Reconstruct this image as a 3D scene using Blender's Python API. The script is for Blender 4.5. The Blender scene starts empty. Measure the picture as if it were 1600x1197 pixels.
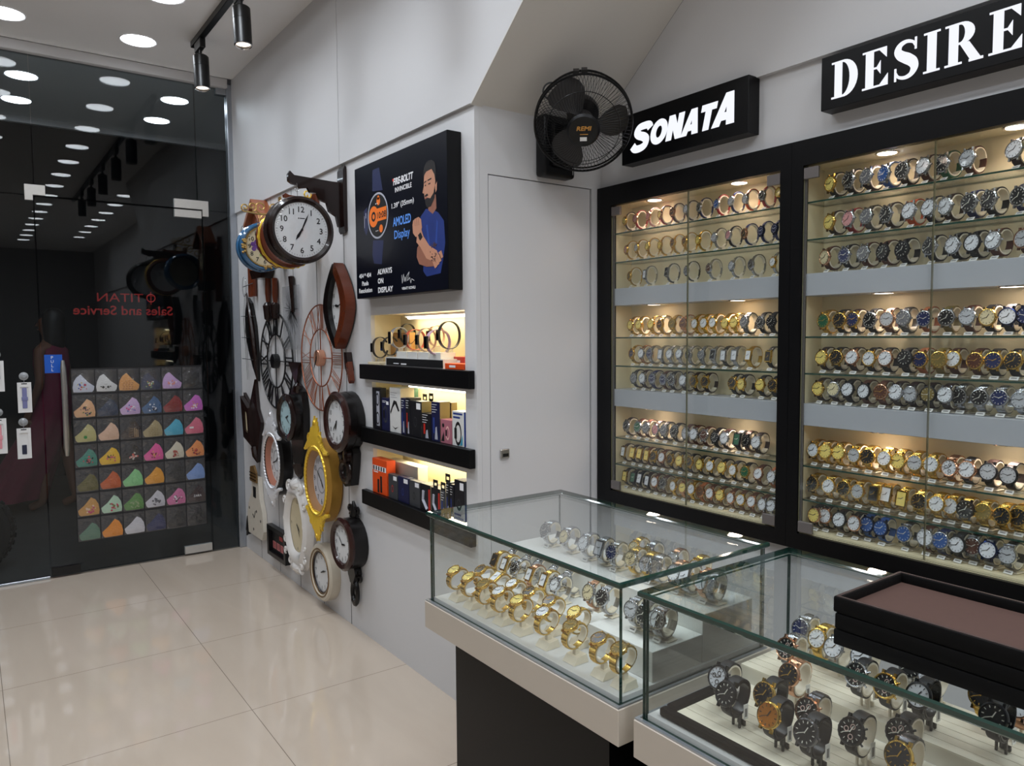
import bpy, bmesh, math, random
from mathutils import Matrix, Vector, Euler
S = bpy.context.scene
C = S.collection
PI = math.pi
random.seed(7)

# ---------------------------------------------------------------- camera
cam_data = bpy.data.cameras.new('camera')
cam = bpy.data.objects.new('camera', cam_data)
C.objects.link(cam)
cam.matrix_world = Matrix(((0.58916695, -0.0470603, 0.80663972, 0.0),
                           (0.80798173, 0.0428576, -0.58764679, 0.0),
                           (-0.0069158, 0.99797222, 0.06327415, 1.45),
                           (0, 0, 0, 1)))
cam_data.sensor_fit = 'HORIZONTAL'
cam_data.sensor_width = 36.0
cam_data.lens = 36.0 * 1168.2 / 1600.0
cam_data.clip_start = 0.02
S.camera = cam

# ---------------------------------------------------------------- world, exposure
world = bpy.data.worlds.new('night')
S.world = world
world.use_nodes = True
world.node_tree.nodes['Background'].inputs[0].default_value = (0.35, 0.42, 0.6, 1)
world.node_tree.nodes['Background'].inputs[1].default_value = 0.012
S.view_settings.view_transform = 'Standard'
S.view_settings.look = 'None'
S.view_settings.gamma = 1.0
S.view_settings.use_curve_mapping = False
S.view_settings.exposure = 0.0
CEIL_LAMP_W = 3.1          # each recessed disc
PUCK_W = 0.34               # warm puck lights in the cabinets
COOL = (0.83, 0.91, 1.0)
WARM = (1.0, 0.78, 0.58)

XG, XD, YK, YC, YF, ZC = -5.25, -2.30, 1.515, 2.14, 2.11, 3.16
ROOM_X1, ROOM_Y0 = 6.5, -2.2

# ---------------------------------------------------------------- colours and materials
def lin(c):
    return tuple(((x/255.0)/12.92 if x/255.0 <= 0.04045 else ((x/255.0+0.055)/1.055)**2.4) for x in c) + (1.0,)
MATS = {}
def M(name, rgb, rough=0.5, metal=0.0, spec=0.5, coat=0.0, nscale=30.0, nvar=0.06, bump=0.0, alpha=None):
    if name in MATS: return MATS[name]
    m = bpy.data.materials.new(name); m.use_nodes = True
    nt = m.node_tree; p = nt.nodes['Principled BSDF']
    p.inputs['Roughness'].default_value = rough
    p.inputs['Metallic'].default_value = metal
    p.inputs['Specular IOR Level'].default_value = spec
    p.inputs['Coat Weight'].default_value = coat
    p.inputs['Coat Roughness'].default_value = 0.05
    tc = nt.nodes.new('ShaderNodeTexCoord')
    n = nt.nodes.new('ShaderNodeTexNoise'); n.inputs['Scale'].default_value = nscale
    nt.links.new(tc.outputs['Object'], n.inputs['Vector'])
    mix = nt.nodes.new('ShaderNodeMix'); mix.data_type = 'RGBA'
    c = lin(rgb)
    mix.inputs[6].default_value = tuple(x*(1-nvar) for x in c[:3])+(1,)
    mix.inputs[7].default_value = tuple(min(1, x*(1+nvar)) for x in c[:3])+(1,)
    nt.links.new(n.outputs['Fac'], mix.inputs[0])
    nt.links.new(mix.outputs[2], p.inputs['Base Color'])
    if bump:
        b = nt.nodes.new('ShaderNodeBump'); b.inputs['Strength'].default_value = bump; b.inputs['Distance'].default_value = 0.002
        nt.links.new(n.outputs['Fac'], b.inputs['Height']); nt.links.new(b.outputs['Normal'], p.inputs['Normal'])
    MATS[name] = m
    return m
def ME(name, rgb, strength):
    if name in MATS: return MATS[name]
    m = bpy.data.materials.new(name); m.use_nodes = True
    nt = m.node_tree; nt.nodes.clear()
    e = nt.nodes.new('ShaderNodeEmission'); o = nt.nodes.new('ShaderNodeOutputMaterial')
    e.inputs[0].default_value = tuple(rgb)+(1,); e.inputs[1].default_value = strength
    nt.links.new(e.outputs[0], o.inputs[0]); MATS[name] = m
    return m
def MG(name, tint=(1, 1, 1), f0=0.04, rough=0.0, crinkle=0.0, haze=0.0, scale=40):
    """clear pane: passes light straight through, mirrors by Schlick's angle law"""
    if name in MATS: return MATS[name]
    m = bpy.data.materials.new(name); m.use_nodes = True
    nt = m.node_tree; nt.nodes.clear(); N = nt.nodes.new; L = nt.links.new
    o = N('ShaderNodeOutputMaterial'); tr = N('ShaderNodeBsdfTransparent'); gl = N('ShaderNodeBsdfGlossy')
    tr.inputs[0].default_value = tuple(tint)+(1,); gl.inputs[0].default_value = (1, 1, 1, 1); gl.inputs['Roughness'].default_value = rough
    lw = N('ShaderNodeLayerWeight'); lw.inputs[0].default_value = 0.5
    p = N('ShaderNodeMath'); p.operation = 'POWER'; p.inputs[1].default_value = 5.0
    a = N('ShaderNodeMath'); a.operation = 'MULTIPLY_ADD'; a.inputs[1].default_value = 1-f0; a.inputs[2].default_value = f0
    mx = N('ShaderNodeMixShader')
    L(lw.outputs['Facing'], p.inputs[0]); L(p.outputs[0], a.inputs[0]); L(a.outputs[0], mx.inputs[0])
    L(tr.outputs[0], mx.inputs[1]); L(gl.outputs[0], mx.inputs[2])
    out = mx.outputs[0]
    if crinkle:
        tc = N('ShaderNodeTexCoord'); n = N('ShaderNodeTexNoise'); n.inputs['Scale'].default_value = scale; n.inputs['Detail'].default_value = 3
        b = N('ShaderNodeBump'); b.inputs['Strength'].default_value = crinkle; b.inputs['Distance'].default_value = 0.01
        L(tc.outputs['Object'], n.inputs['Vector']); L(n.outputs['Fac'], b.inputs['Height']); L(b.outputs['Normal'], gl.inputs['Normal'])
    if haze:
        d = N('ShaderNodeBsdfDiffuse'); d.inputs[0].default_value = (0.7, 0.72, 0.74, 1)
        m2 = N('ShaderNodeMixShader'); m2.inputs[0].default_value = haze
        L(out, m2.inputs[1]); L(d.outputs[0], m2.inputs[2]); out = m2.outputs[0]
    L(out, o.inputs[0]); MATS[name] = m
    return m

white_wall = M('white_laminate', (213, 212, 213), 0.42, spec=0.3, nscale=3, nvar=0.015)
ceil_mat = M('ceiling_paint', (248, 247, 246), 0.75, nscale=4, nvar=0.02)
soffit_mat = M('soffit_paint', (214, 210, 204), 0.6, nscale=4, nvar=0.02)
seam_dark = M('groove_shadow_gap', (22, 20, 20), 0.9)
black_lam = M('black_laminate', (9, 9, 11), 0.35, spec=0.22, nscale=8, nvar=0.1)
black_gloss = M('black_gloss_laminate', (12, 12, 13), 0.14, spec=0.16, nscale=8, nvar=0.1)
counter_white = M('counter_cream_laminate', (197, 186, 172), 0.35, nscale=6, nvar=0.02)
cab_in = M('cabinet_cream_lining', (232, 219, 182), 0.4, nscale=6, nvar=0.02)
cab_band = M('cabinet_grey_band', (176, 178, 184), 0.35, nscale=6, nvar=0.02)
glass = MG('clear_glass', (0.97, 0.985, 0.98), 0.034)
door_glass = MG('tempered_door_glass', (0.80, 0.84, 0.86), 0.024)
glass_edge = M('green_glass_edge', (22, 62, 50), 0.08, spec=0.8)
glass_edge_dark = M('dark_green_glass_edge', (14, 50, 42), 0.05, spec=1.0)
door_edge = M('black_looking_glass_edge', (10, 22, 22), 0.06, spec=1.0)
steel = M('brushed_steel', (190, 188, 184), 0.3, metal=1.0, nscale=60)
steel_matte = M('satin_fitting', (196, 192, 186), 0.5, metal=0.35, nscale=60)
chrome = M('chrome', (220, 220, 222), 0.08, metal=1.0)
alu = M('aluminium_channel', (178, 184, 192), 0.3, metal=0.8)
blk_metal = M('black_powder_coat', (10, 11, 13), 0.35, nscale=50)
blk_plastic = M('black_plastic', (15, 15, 16), 0.4)
white_print = M('white_print', (235, 235, 238), 0.5)
dark_print = M('black_print', (18, 18, 20), 0.5)
paper = M('white_card', (232, 231, 230), 0.6)
wood_dark = M('dark_walnut', (30, 15, 12), 0.25, spec=0.3, coat=0.25, nscale=12, nvar=0.25)
wood_red = M('red_brown_wood', (96, 44, 24), 0.25, spec=0.3, coat=0.25, nscale=12, nvar=0.2)
wood_blk = M('ebony_wood', (14, 11, 11), 0.3, spec=0.3, coat=0.2, nscale=12)
dial_white = M('clock_dial_white', (222, 224, 226), 0.35, coat=0.5)
dial_cream = M('clock_dial_cream', (214, 200, 166), 0.4)
gold_paint = M('gold_paint', (236, 196, 66), 0.28, metal=0.45, nscale=60)
silver_paint = M('silver_paint', (226, 226, 230), 0.25, metal=0.35, nscale=60)
copper = M('copper_wire', (176, 112, 88), 0.3, metal=0.8, nscale=60)
puck_emit = ME('puck_light_diffuser', (1.0, 0.8, 0.68), 9.0)

# ---------------------------------------------------------------- mesh builder
def RX(a): return Matrix.Rotation(a, 4, 'X')
def RY(a): return Matrix.Rotation(a, 4, 'Y')
def RZ(a): return Matrix.Rotation(a, 4, 'Z')
def T(x, y=0, z=0): return Matrix.Translation((x, y, z))
TXT = {}
def text_geo(s):
    if s in TXT: return TXT[s]
    cu = bpy.data.curves.new('t', 'FONT'); cu.body = s; cu.resolution_u = 3
    cu.align_x = 'CENTER'
    o = bpy.data.objects.new('t', cu); C.objects.link(o)
    dg = bpy.context.evaluated_depsgraph_get()
    me = bpy.data.meshes.new_from_object(o.evaluated_get(dg))
    v = [tuple(x.co) for x in me.vertices]; f = [tuple(p.vertices) for p in me.polygons]
    bpy.data.objects.remove(o); bpy.data.curves.remove(cu); bpy.data.meshes.remove(me)
    TXT[s] = (v, f)
    return TXT[s]

class MB:
    def __init__(s, *mats):
        s.v = []; s.f = []; s.mi = []; s.mats = list(mats); s.c = 0; s.M = Matrix.Identity(4)
    def use(s, mat):
        if mat not in s.mats: s.mats.append(mat)
        s.c = s.mats.index(mat); return s
    def add(s, vs, fs, m=None):
        k = len(s.v); mm = s.M @ m if m is not None else s.M
        s.v += [tuple(mm @ Vector(p)) for p in vs]
        for f in fs: s.f.append([i+k for i in f]); s.mi.append(s.c)
        return s
    def box(s, c, d, m=None):
        x, y, z = c; a, b, e = d[0]/2, d[1]/2, d[2]/2
        vs = [(x+i*a, y+j*b, z+k*e) for i in (-1, 1) for j in (-1, 1) for k in (-1, 1)]
        return s.add(vs, [(0, 1, 3, 2), (4, 6, 7, 5), (0, 4, 5, 1), (2, 3, 7, 6), (0, 2, 6, 4), (1, 5, 7, 3)], m)
    def bx(s, x0, x1, y0, y1, z0, z1, m=None):
        return s.box(((x0+x1)/2, (y0+y1)/2, (z0+z1)/2), (x1-x0, y1-y0, z1-z0), m)
    def bbox(s, x0, x1, y0, y1, z0, z1, r=0.003, m=None, seg=1):
        b = bmesh.new(); bmesh.ops.create_cube(b, size=1.0)
        for v in b.verts: v.co = Vector(((x0+x1)/2+v.co.x*(x1-x0), (y0+y1)/2+v.co.y*(y1-y0), (z0+z1)/2+v.co.z*(z1-z0)))
        bmesh.ops.bevel(b, geom=b.edges[:], offset=r, segments=seg, profile=0.5, affect='EDGES')
        b.verts.index_update()
        s.add([v.co[:] for v in b.verts], [[v.index for v in f.verts] for f in b.faces], m); b.free(); return s
    def lathe(s, prof, n=24, m=None, sx=1.0, sy=1.0, wob=0, wn=0):
        vs = []; fs = []; k = len(prof)
        for i in range(n):
            a = 2*PI*i/n
            for r, z in prof:
                rr = r*(1+wob*math.cos(wn*a)) if wob else r
                vs.append((rr*math.cos(a)*sx, rr*math.sin(a)*sy, z))
        for i in range(n):
            j = (i+1) % n
            for q in range(k-1):
                if prof[q] == prof[q+1]: continue
                fs.append((i*k+q, j*k+q, j*k+q+1, i*k+q+1))
        return s.add(vs, fs, m)
    def disc(s, r, z, n=24, m=None, sx=1.0, sy=1.0, cx=0, cy=0):
        return s.add([(cx+r*sx*math.cos(2*PI*i/n), cy+r*sy*math.sin(2*PI*i/n), z) for i in range(n)], [list(range(n))], m)
    def cyl(s, p0, p1, r0, r1=None, n=12, m=None):
        r1 = r0 if r1 is None else r1
        p0 = Vector(p0); p1 = Vector(p1); d = (p1-p0)
        q = d.to_track_quat('Z', 'Y').to_matrix()
        vs = []
        for p, r in ((p0, r0), (p1, r1)):
            for i in range(n):
                a = 2*PI*i/n; vs.append(tuple(p+q@Vector((r*math.cos(a), r*math.sin(a), 0))))
        fs = [(i, (i+1) % n, n+(i+1) % n, n+i) for i in range(n)]+[list(range(n-1, -1, -1)), list(range(n, 2*n))]
        return s.add(vs, fs, m)
    def tube(s, pts, r, n=6, closed=False, m=None, flat=1.0):
        pts = [Vector(p) for p in pts]; k = len(pts); vs = []; rs = r if isinstance(r, (list, tuple)) else [r]*k
        up = None
        for i in range(k):
            if closed: t = pts[(i+1) % k]-pts[i-1]
            else: t = pts[min(i+1, k-1)]-pts[max(i-1, 0)]
            t.normalize()
            if up is None:
                up = Vector((0, 0, 1)) if abs(t.z) < 0.9 else Vector((1, 0, 0))
            a = (up - t*up.dot(t)).normalized(); up = a; b = t.cross(a)
            for j in range(n):
                q = 2*PI*j/n; vs.append(tuple(pts[i]+(a*math.cos(q)*flat+b*math.sin(q))*rs[i]))
        fs = []
        for i in range(k if closed else k-1):
            i2 = (i+1) % k
            for j in range(n):
                j2 = (j+1) % n; fs.append((i*n+j, i*n+j2, i2*n+j2, i2*n+j))
        if not closed: fs += [list(range(n-1, -1, -1)), [(k-1)*n+j for j in range(n)]]
        return s.add(vs, fs, m)
    def prism(s, pts, z0, z1, m=None):
        n = len(pts); vs = [(x, y, z0) for x, y in pts]+[(x, y, z1) for x, y in pts]
        ar = sum(pts[i][0]*pts[(i+1) % n][1]-pts[(i+1) % n][0]*pts[i][1] for i in range(n))
        a = list(range(n)); b = [i+n for i in a]
        sd = [(i, (i+1) % n, n+(i+1) % n, n+i) for i in range(n)]
        if ar < 0: return s.add(vs, [a, b[::-1]]+[f[::-1] for f in sd], m)
        return s.add(vs, [a[::-1], b]+sd, m)
    def flat(s, pts, z, m=None):
        n = len(pts)
        ar = sum(pts[i][0]*pts[(i+1) % n][1]-pts[(i+1) % n][0]*pts[i][1] for i in range(n))
        return s.add([(x, y, z) for x, y in pts], [list(range(n)) if ar > 0 else list(range(n-1, -1, -1))], m)
    def rect(s, x0, x1, y0, y1, z, m=None): return s.flat([(x0, y0), (x1, y0), (x1, y1), (x0, y1)], z, m)
    def torus(s, R, r, m=None, n=32, k=8, sx=1.0, sy=1.0, z=0, rz=None, bump=0, bn=0):
        rz = rz or r; vs = []
        for i in range(n):
            a = 2*PI*i/n
            rr0 = r*(1+bump*math.cos(bn*a)) if bump else r
            for j in range(k):
                b = 2*PI*j/k; q = R+rr0*math.cos(b)
                vs.append((q*math.cos(a)*sx, q*math.sin(a)*sy, z+rz*math.sin(b)))
        fs = [(i*k+j, ((i+1) % n)*k+j, ((i+1) % n)*k+(j+1) % k, i*k+(j+1) % k) for i in range(n) for j in range(k)]
        return s.add(vs, fs, m)
    def bar(s, p, q, w, z0, z1, m=None):
        """flat bar between two 2-D points"""
        dx, dy = q[0]-p[0], q[1]-p[1]; L = math.hypot(dx, dy) or 1e-6; nx, ny = -dy/L*w/2, dx/L*w/2
        return s.prism([(p[0]-nx, p[1]-ny), (q[0]-nx, q[1]-ny), (q[0]+nx, q[1]+ny), (p[0]+nx, p[1]+ny)], z0, z1, m)
    def text(s, t, cx, cy, h=None, w=None, z=0.0, depth=0.0, shear=0.0, bold=0.0, m=None):
        v, f = text_geo(t)
        if not v: return s
        x0 = min(p[0] for p in v); x1 = max(p[0] for p in v); y0 = min(p[1] for p in v); y1 = max(p[1] for p in v)
        k = (h/(y1-y0)) if h else (w/(x1-x0)); kx = (w/(x1-x0)) if w else k
        offs = [(0, 0)] if not bold else [(bold*math.cos(a), bold*math.sin(a)) for a in [i*PI/4 for i in range(8)]]
        for n_, (ox, oy) in enumerate(offs):
            P = [((p[0]-(x0+x1)/2)*kx+shear*(p[1]-(y0+y1)/2)*k+cx+ox, (p[1]-(y0+y1)/2)*k+cy+oy, z+depth+n_*2e-5) for p in v]
            s.add(P, f, m)
            if depth:
                from collections import Counter
                cnt = Counter()
                for q in f:
                    for i in range(len(q)): cnt[(q[i], q[(i+1) % len(q)])] += 1
                side = [e for e in cnt if (e[1], e[0]) not in cnt]
                vs = []; fs = []
                for a, b in side:
                    k0 = len(vs); A, B = P[a], P[b]
                    vs += [(A[0], A[1], z), (B[0], B[1], z), B, A]; fs.append((k0, k0+1, k0+2, k0+3))
                s.add(vs, fs, m)
        return s
    def mesh(s, name, smooth=True, ang=35):
        me = bpy.data.meshes.new(name); me.from_pydata(s.v, [], s.f)
        for m_ in s.mats: me.materials.append(m_)
        me.polygons.foreach_set('material_index', s.mi)
        if smooth:
            me.polygons.foreach_set('use_smooth', [True]*len(s.f)); me.update()
            me.set_sharp_from_angle(angle=math.radians(ang))
        me.update(); return me
    def build(s, name, parent=None, loc=None, rot=None, smooth=True, ang=35):
        return obj(name, s.mesh(name, smooth, ang), parent, loc, rot)

def obj(name, me, parent=None, loc=None, rot=None):
    o = bpy.data.objects.new(name, me); C.objects.link(o)
    if parent: o.parent = parent
    if loc: o.location = loc
    if rot: o.rotation_euler = rot
    return o
def thing(name, label, cat, loc=(0, 0, 0), rot=(0, 0, 0), group=None):
    o = bpy.data.objects.new(name, None); C.objects.link(o); o.empty_display_size = 0.02
    o.location = loc; o.rotation_euler = rot; tag(o, label, cat, group); return o
def tag(o, label, cat, group=None):
    o['label'] = label; o['category'] = cat
    if group: o['group'] = group
    return o
def struct(name, mb, parent=None, smooth=False):
    o = mb.build(name, parent, smooth=smooth)
    if not parent: o['kind'] = 'structure'
    return o
WALLROT = (PI/2, 0, 0)          # local x right, y up, z out of a wall that faces -Y
SIDEROT = (PI/2, 0, PI/2)       # the same on a wall that faces +X
def pane(mb, x0, x1, y0, y1, z0, z1, g, e):
    """glass sheet: broad faces clear, narrow edges green"""
    d = [x1-x0, y1-y0, z1-z0]; thin = d.index(min(d))
    vs = [(x, y, z) for x in (x0, x1) for y in (y0, y1) for z in (z0, z1)]
    F = [((0, 1, 3, 2), 0), ((4, 6, 7, 5), 0), ((0, 4, 5, 1), 1), ((2, 3, 7, 6), 1), ((0, 2, 6, 4), 2), ((1, 5, 7, 3), 2)]
    mb.use(g); mb.add(vs, [f for f, a in F if a == thin])
    mb.use(e); mb.add(vs, [f for f, a in F if a != thin])

def bevel_pane(mb, x0, x1, y0, y1, z0, z1, c, g, e):
    """horizontal sheet with ground, chamfered edges"""
    def rg(d, z): return [(x0+d, y0+d, z), (x1-d, y0+d, z), (x1-d, y1-d, z), (x0+d, y1-d, z)]
    vs = rg(c, z0)+rg(0, z0+c)+rg(0, z1-c)+rg(c, z1)
    mb.use(g); mb.add(vs, [(3, 2, 1, 0), (12, 13, 14, 15)])
    mb.use(e); mb.add(vs, [(k*4+i, k*4+(i+1) % 4, (k+1)*4+(i+1) % 4, (k+1)*4+i) for k in range(3) for i in range(4)])

# ================================================================ ROOM
def floor_material():
    m = bpy.data.materials.new('polished_cream_tiles'); m.use_nodes = True
    nt = m.node_tree; p = nt.nodes['Principled BSDF']; N = nt.nodes.new; L = nt.links.new
    tc = N('ShaderNodeTexCoord'); sp = N('ShaderNodeSeparateXYZ'); L(tc.outputs['Object'], sp.inputs[0])
    def mth(op, a, b=None):
        n = N('ShaderNodeMath'); n.operation = op
        for i, q in enumerate((a, b)):
            if q is None: continue
            if isinstance(q, (int, float)): n.inputs[i].default_value = q
            else: L(q, n.inputs[i])
        return n.outputs[0]
    def joint(o, off, size, w):
        q = mth('FRACT', mth('DIVIDE', mth('ADD', o, off), size)); d = mth('MULTIPLY', mth('MINIMUM', q, mth('SUBTRACT', 1.0, q)), size)
        return mth('LESS_THAN', d, w)
    j = mth('MAXIMUM', joint(sp.outputs[0], 3.675+7.85, 0.785, 0.0013), joint(sp.outputs[1], -0.84+7.8, 0.78, 0.0013))
    n1 = N('ShaderNodeTexNoise'); n1.inputs['Scale'].default_value = 1.6; n1.inputs['Detail'].default_value = 6; n1.inputs['Distortion'].default_value = 1.2
    mp = N('ShaderNodeMapping'); mp.inputs['Scale'].default_value = (0.5, 2.2, 1); L(tc.outputs['Object'], mp.inputs[0]); L(mp.outputs[0], n1.inputs['Vector'])
    mx = N('ShaderNodeMix'); mx.data_type = 'RGBA'; mx.inputs[6].default_value = lin((180, 165, 149)); mx.inputs[7].default_value = lin((197, 183, 168))
    L(n1.outputs['Fac'], mx.inputs[0])
    m2 = N('ShaderNodeMix'); m2.data_type = 'RGBA'; m2.inputs[7].default_value = lin((122, 110, 98)); L(j, m2.inputs[0]); L(mx.outputs[2], m2.inputs[6])
    L(m2.outputs[2], p.inputs['Base Color']); p.inputs['Roughness'].default_value = 0.055; p.inputs['Specular IOR Level'].default_value = 0.6
    return m
mb = MB(floor_material()); mb.bx(-5.27, ROOM_X1, ROOM_Y0, 2.6, -0.1, 0); struct('floor', mb)
mb = MB(ceil_mat); mb.bx(-5.2, ROOM_X1, ROOM_Y0, 2.6, ZC, ZC+0.1); struct('ceiling', mb)

# clock wall (faces -Y) with three niches and vertical grooves
NX0, NX1 = -3.185, -2.378
NZ = [(1.322, 1.548), (1.028, 1.240), (0.728, 0.932)]
mb = MB(white_wall)
YB = YK+0.62
GR = [-4.89, -4.53, -4.18, -3.83, -3.47]
ZS = 2.285
segs = [XG+0.02]+GR
g = 0.0038
for i in range(len(GR)):                      # slatted panels of the lower wall
    mb.bx(segs[i]+(g if i else 0), segs[i+1]-g, YK, YK+0.02, 0, ZS)
mb.bx(-3.47+g, NX0, YK, YK+0.02, 0, ZS)
mb.bx(NX1, XD, YK, YK+0.02, 0, ZS)
z = 0
for a, b in reversed(NZ):
    mb.bx(NX0, NX1, YK, YK+0.02, z, a); z = b
mb.bx(NX0, NX1, YK, YK+0.02, z, ZS)
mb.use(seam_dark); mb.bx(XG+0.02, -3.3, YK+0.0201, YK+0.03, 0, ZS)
for q in GR: mb.bx(q-g, q+g, YK+0.0008, YK+0.0205, 0, ZS-0.001)  # near-black strips fill the grooves, their shade put into the colour
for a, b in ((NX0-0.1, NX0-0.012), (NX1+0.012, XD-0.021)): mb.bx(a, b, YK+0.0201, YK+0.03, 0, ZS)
mb.use(white_wall)
# niche linings
for a, b in NZ:
    mb.use(cab_in)
    mb.bx(NX0-0.012, NX0, YK+0.02, YK+0.17, a, b); mb.bx(NX1, NX1+0.012, YK+0.02, YK+0.17, a, b)
    mb.bx(NX0, NX1, YK+0.155, YK+0.17, a, b); mb.bx(NX0, NX1, YK+0.02, YK+0.17, b, b+0.012); mb.bx(NX0, NX1, YK+0.02, YK+0.17, a-0.012, a)
mb.use(white_wall)
# upper proud panel, cut on the slant of the soffit
SL = 0.80
def up_poly(y0, y1, x0, x1):
    top = XD+(ZC-ZS)/SL
    pts = [(x0, ZS), (min(x1, XD), ZS)]+([(top, ZC)] if x1 > XD else [(x1, ZC)])+[(x0, ZC)]
    mb.prism(pts, -y1, -y0, Matrix(((1, 0, 0, 0), (0, 0, -1, 0), (0, 1, 0, 0), (0, 0, 0, 1))))
up_poly(YK-0.014, YK+0.02, XG+0.02, -3.474)
up_poly(YK-0.014, YK+0.02, -3.470, 0.0)
struct('wall_back', mb)

# return wall with the flush door (faces +X)
mb = MB(white_wall)
mb.bx(XD-0.02, XD, YK+0.0205, 1.572, 0, ZS); mb.bx(XD-0.02, XD, 2.083, YC+0.02, 0, ZS)
mb.bx(XD-0.02, XD, 1.572, 2.083, 2.043, ZS)
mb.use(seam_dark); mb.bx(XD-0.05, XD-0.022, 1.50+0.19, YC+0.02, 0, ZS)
struct('wall_side', mb)
mb = MB(white_wall); mb.bbox(XD-0.018, XD-0.001, 1.5755, 2.0745, 0.004, 2.0395, 0.001); d = struct('door_1', mb)
mb = MB(steel); mb.bbox(XD-0.001, XD+0.012, 1.615, 1.655, 0.985, 1.02, 0.003); mb.use(blk_metal); mb.bx(XD+0.012, XD+0.013, 1.622, 1.648, 0.992, 1.004); mb.build('latch', d)

# cabinet wall (faces -Y), with the upper panel standing proud
mb = MB(white_wall)
mb.bx(XD, ROOM_X1, YC, YC+0.02, 2.03, ZS)
mb.bx(XD, ROOM_X1, YC, YC+0.02, 0.0, 0.78)
top = XD+(ZC-ZS)/SL
mb.prism([(XD, ZS), (ROOM_X1, ZS), (ROOM_X1, ZC), (top, ZC)], -(YC+0.02), -(YC-0.02), Matrix(((1, 0, 0, 0), (0, 0, -1, 0), (0, 1, 0, 0), (0, 0, 0, 1))))
mb.use(white_wall); mb.bx(-0.45, ROOM_X1, YC, YC+0.02, 0.78, 2.03)
struct('wall_right', mb)
# sloping soffit over the niche between the two walls
mb = MB(soffit_mat)
Lx = (ZC-ZS)/SL
mb.add([(XD, YK+0.021, ZS), (XD, YC-0.021, ZS), (XD+Lx, YC-0.021, ZC), (XD+Lx, YK+0.021, ZC), (XD, YK+0.021, ZS+0.05), (XD, YC-0.021, ZS+0.05), (XD+Lx-0.06, YC-0.021, ZC), (XD+Lx-0.06, YK+0.021, ZC)],
       [(0, 1, 2, 3), (7, 6, 5, 4), (0, 4, 5, 1), (0, 3, 7, 4), (1, 5, 6, 2)])
struct('trim_1', mb)
mb = MB(soffit_mat)
q = 0.006
mb.add([(XD, YK-0.014, ZS-q), (XD, YK+0.035, ZS-q), (XD+Lx, YK+0.035, ZC-q), (XD+Lx, YK-0.014, ZC-q), (XD, YK-0.014, ZS), (XD, YK+0.035, ZS), (XD+Lx, YK+0.035, ZC), (XD+Lx, YK-0.014, ZC)],
       [(3, 2, 1, 0), (4, 5, 6, 7), (0, 1, 5, 4), (1, 2, 6, 5), (0, 4, 7, 3)])
struct('trim_2', mb)
# the rest of the shop behind the camera
mb = MB(M('grey_laminate', (160, 158, 156), 0.5)); mb.bx(XG, ROOM_X1, ROOM_Y0-0.1, ROOM_Y0, 0, ZC); struct('wall_front', mb)
mb = MB(M('grey_laminate', (160, 158, 156), 0.5)); mb.bx(ROOM_X1, ROOM_X1+0.1, ROOM_Y0, 2.6, 0, ZC); struct('wall_far', mb)

# ---- glass front (faces +X)
mb = MB(white_wall); mb.bbox(XG-0.03, XG+0.05, ROOM_Y0, 1.472, 3.10, ZC, 0.004)
struct('trim_3', mb)
mb = MB(alu); mb.bbox(XG-0.03, XG+0.03, 1.47, 1.514, 0, ZC-0.03, 0.003); mb.bbox(XG-0.03, XG+0.022, 1.405, 1.47, 3.06, 3.1, 0.003)
struct('trim_4', mb)
mb = MB(alu); mb.bbox(XG-0.015, XG+0.015, ROOM_Y0, 0.352, 0, 0.016, 0.002); struct('trim_5', mb)
def gpane(name, y0, y1, z0, z1, kind='structure'):
    b = MB(); pane(b, XG-0.006, XG+0.006, y0, y1, z0, z1, door_glass, door_edge)
    return struct(name, b)
w1 = gpane('window_1', ROOM_Y0+0.9, 0.353, 0.017, 2.29)
w2 = gpane('window_2', ROOM_Y0+0.9, 0.358, 2.2935, 3.10)
w3 = gpane('window_3', 0.362, 1.268, 2.2935, 3.10)
w4 = gpane('window_4', 1.300, 1.47, 0.0, 2.29)
w5 = gpane('window_5', 1.272, 1.47, 2.2935, 3.10)
w6 = gpane('window_6', ROOM_Y0, ROOM_Y0+0.895, 0.017, 3.10)
d2 = gpane('door_2', 0.360, 1.293, 0.012, 2.285)
def fitting(parent, pts, mat, name='patch_fitting'):
    b = MB(mat); mm = Matrix(((0, 0, 1, XG), (1, 0, 0, 0), (0, 1, 0, 0), (0, 0, 0, 1)))
    b.prism(pts, -0.016, 0.016, mm); return b.build(name, parent, smooth=False)
fitting(w1, [(0.312, 2.262), (0.352, 2.262), (0.352, 2.2935), (0.415, 2.2935), (0.415, 2.352), (0.312, 2.352)], steel_matte)
fitting(w3, [(1.125, 2.2935), (1.2975, 2.2935), (1.2975, 2.25), (1.335, 2.25), (1.335, 2.35), (1.125, 2.35)], steel_matte)
fitting(d2, [(1.125, 2.235), (1.290, 2.235), (1.290, 2.283), (1.125, 2.283)], steel_matte)
fitting(d2, [(1.118, 0.014), (1.290, 0.014), (1.290, 0.062), (1.118, 0.062)], steel_matte)
fitting(d2, [(0.362, 0.014), (0.515, 0.014), (0.515, 0.062), (0.362, 0.062)], blk_metal)
# bowed pull handle
b = MB(steel)
pts = [(XG+0.055+0.028*math.sin(PI*i/12), 0.462+0.0*i, 0.745+0.575*i/12) for i in range(13)]
b.tube(pts, [0.010]+[0.016]*11+[0.010], 10)
b.cyl((XG+0.006, 0.462, 0.83), (XG+0.066, 0.462, 0.83), 0.009); b.cyl((XG+0.006, 0.462, 1.235), (XG+0.066, 0.462, 1.235), 0.009)
b.build('door_handle', d2)
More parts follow.
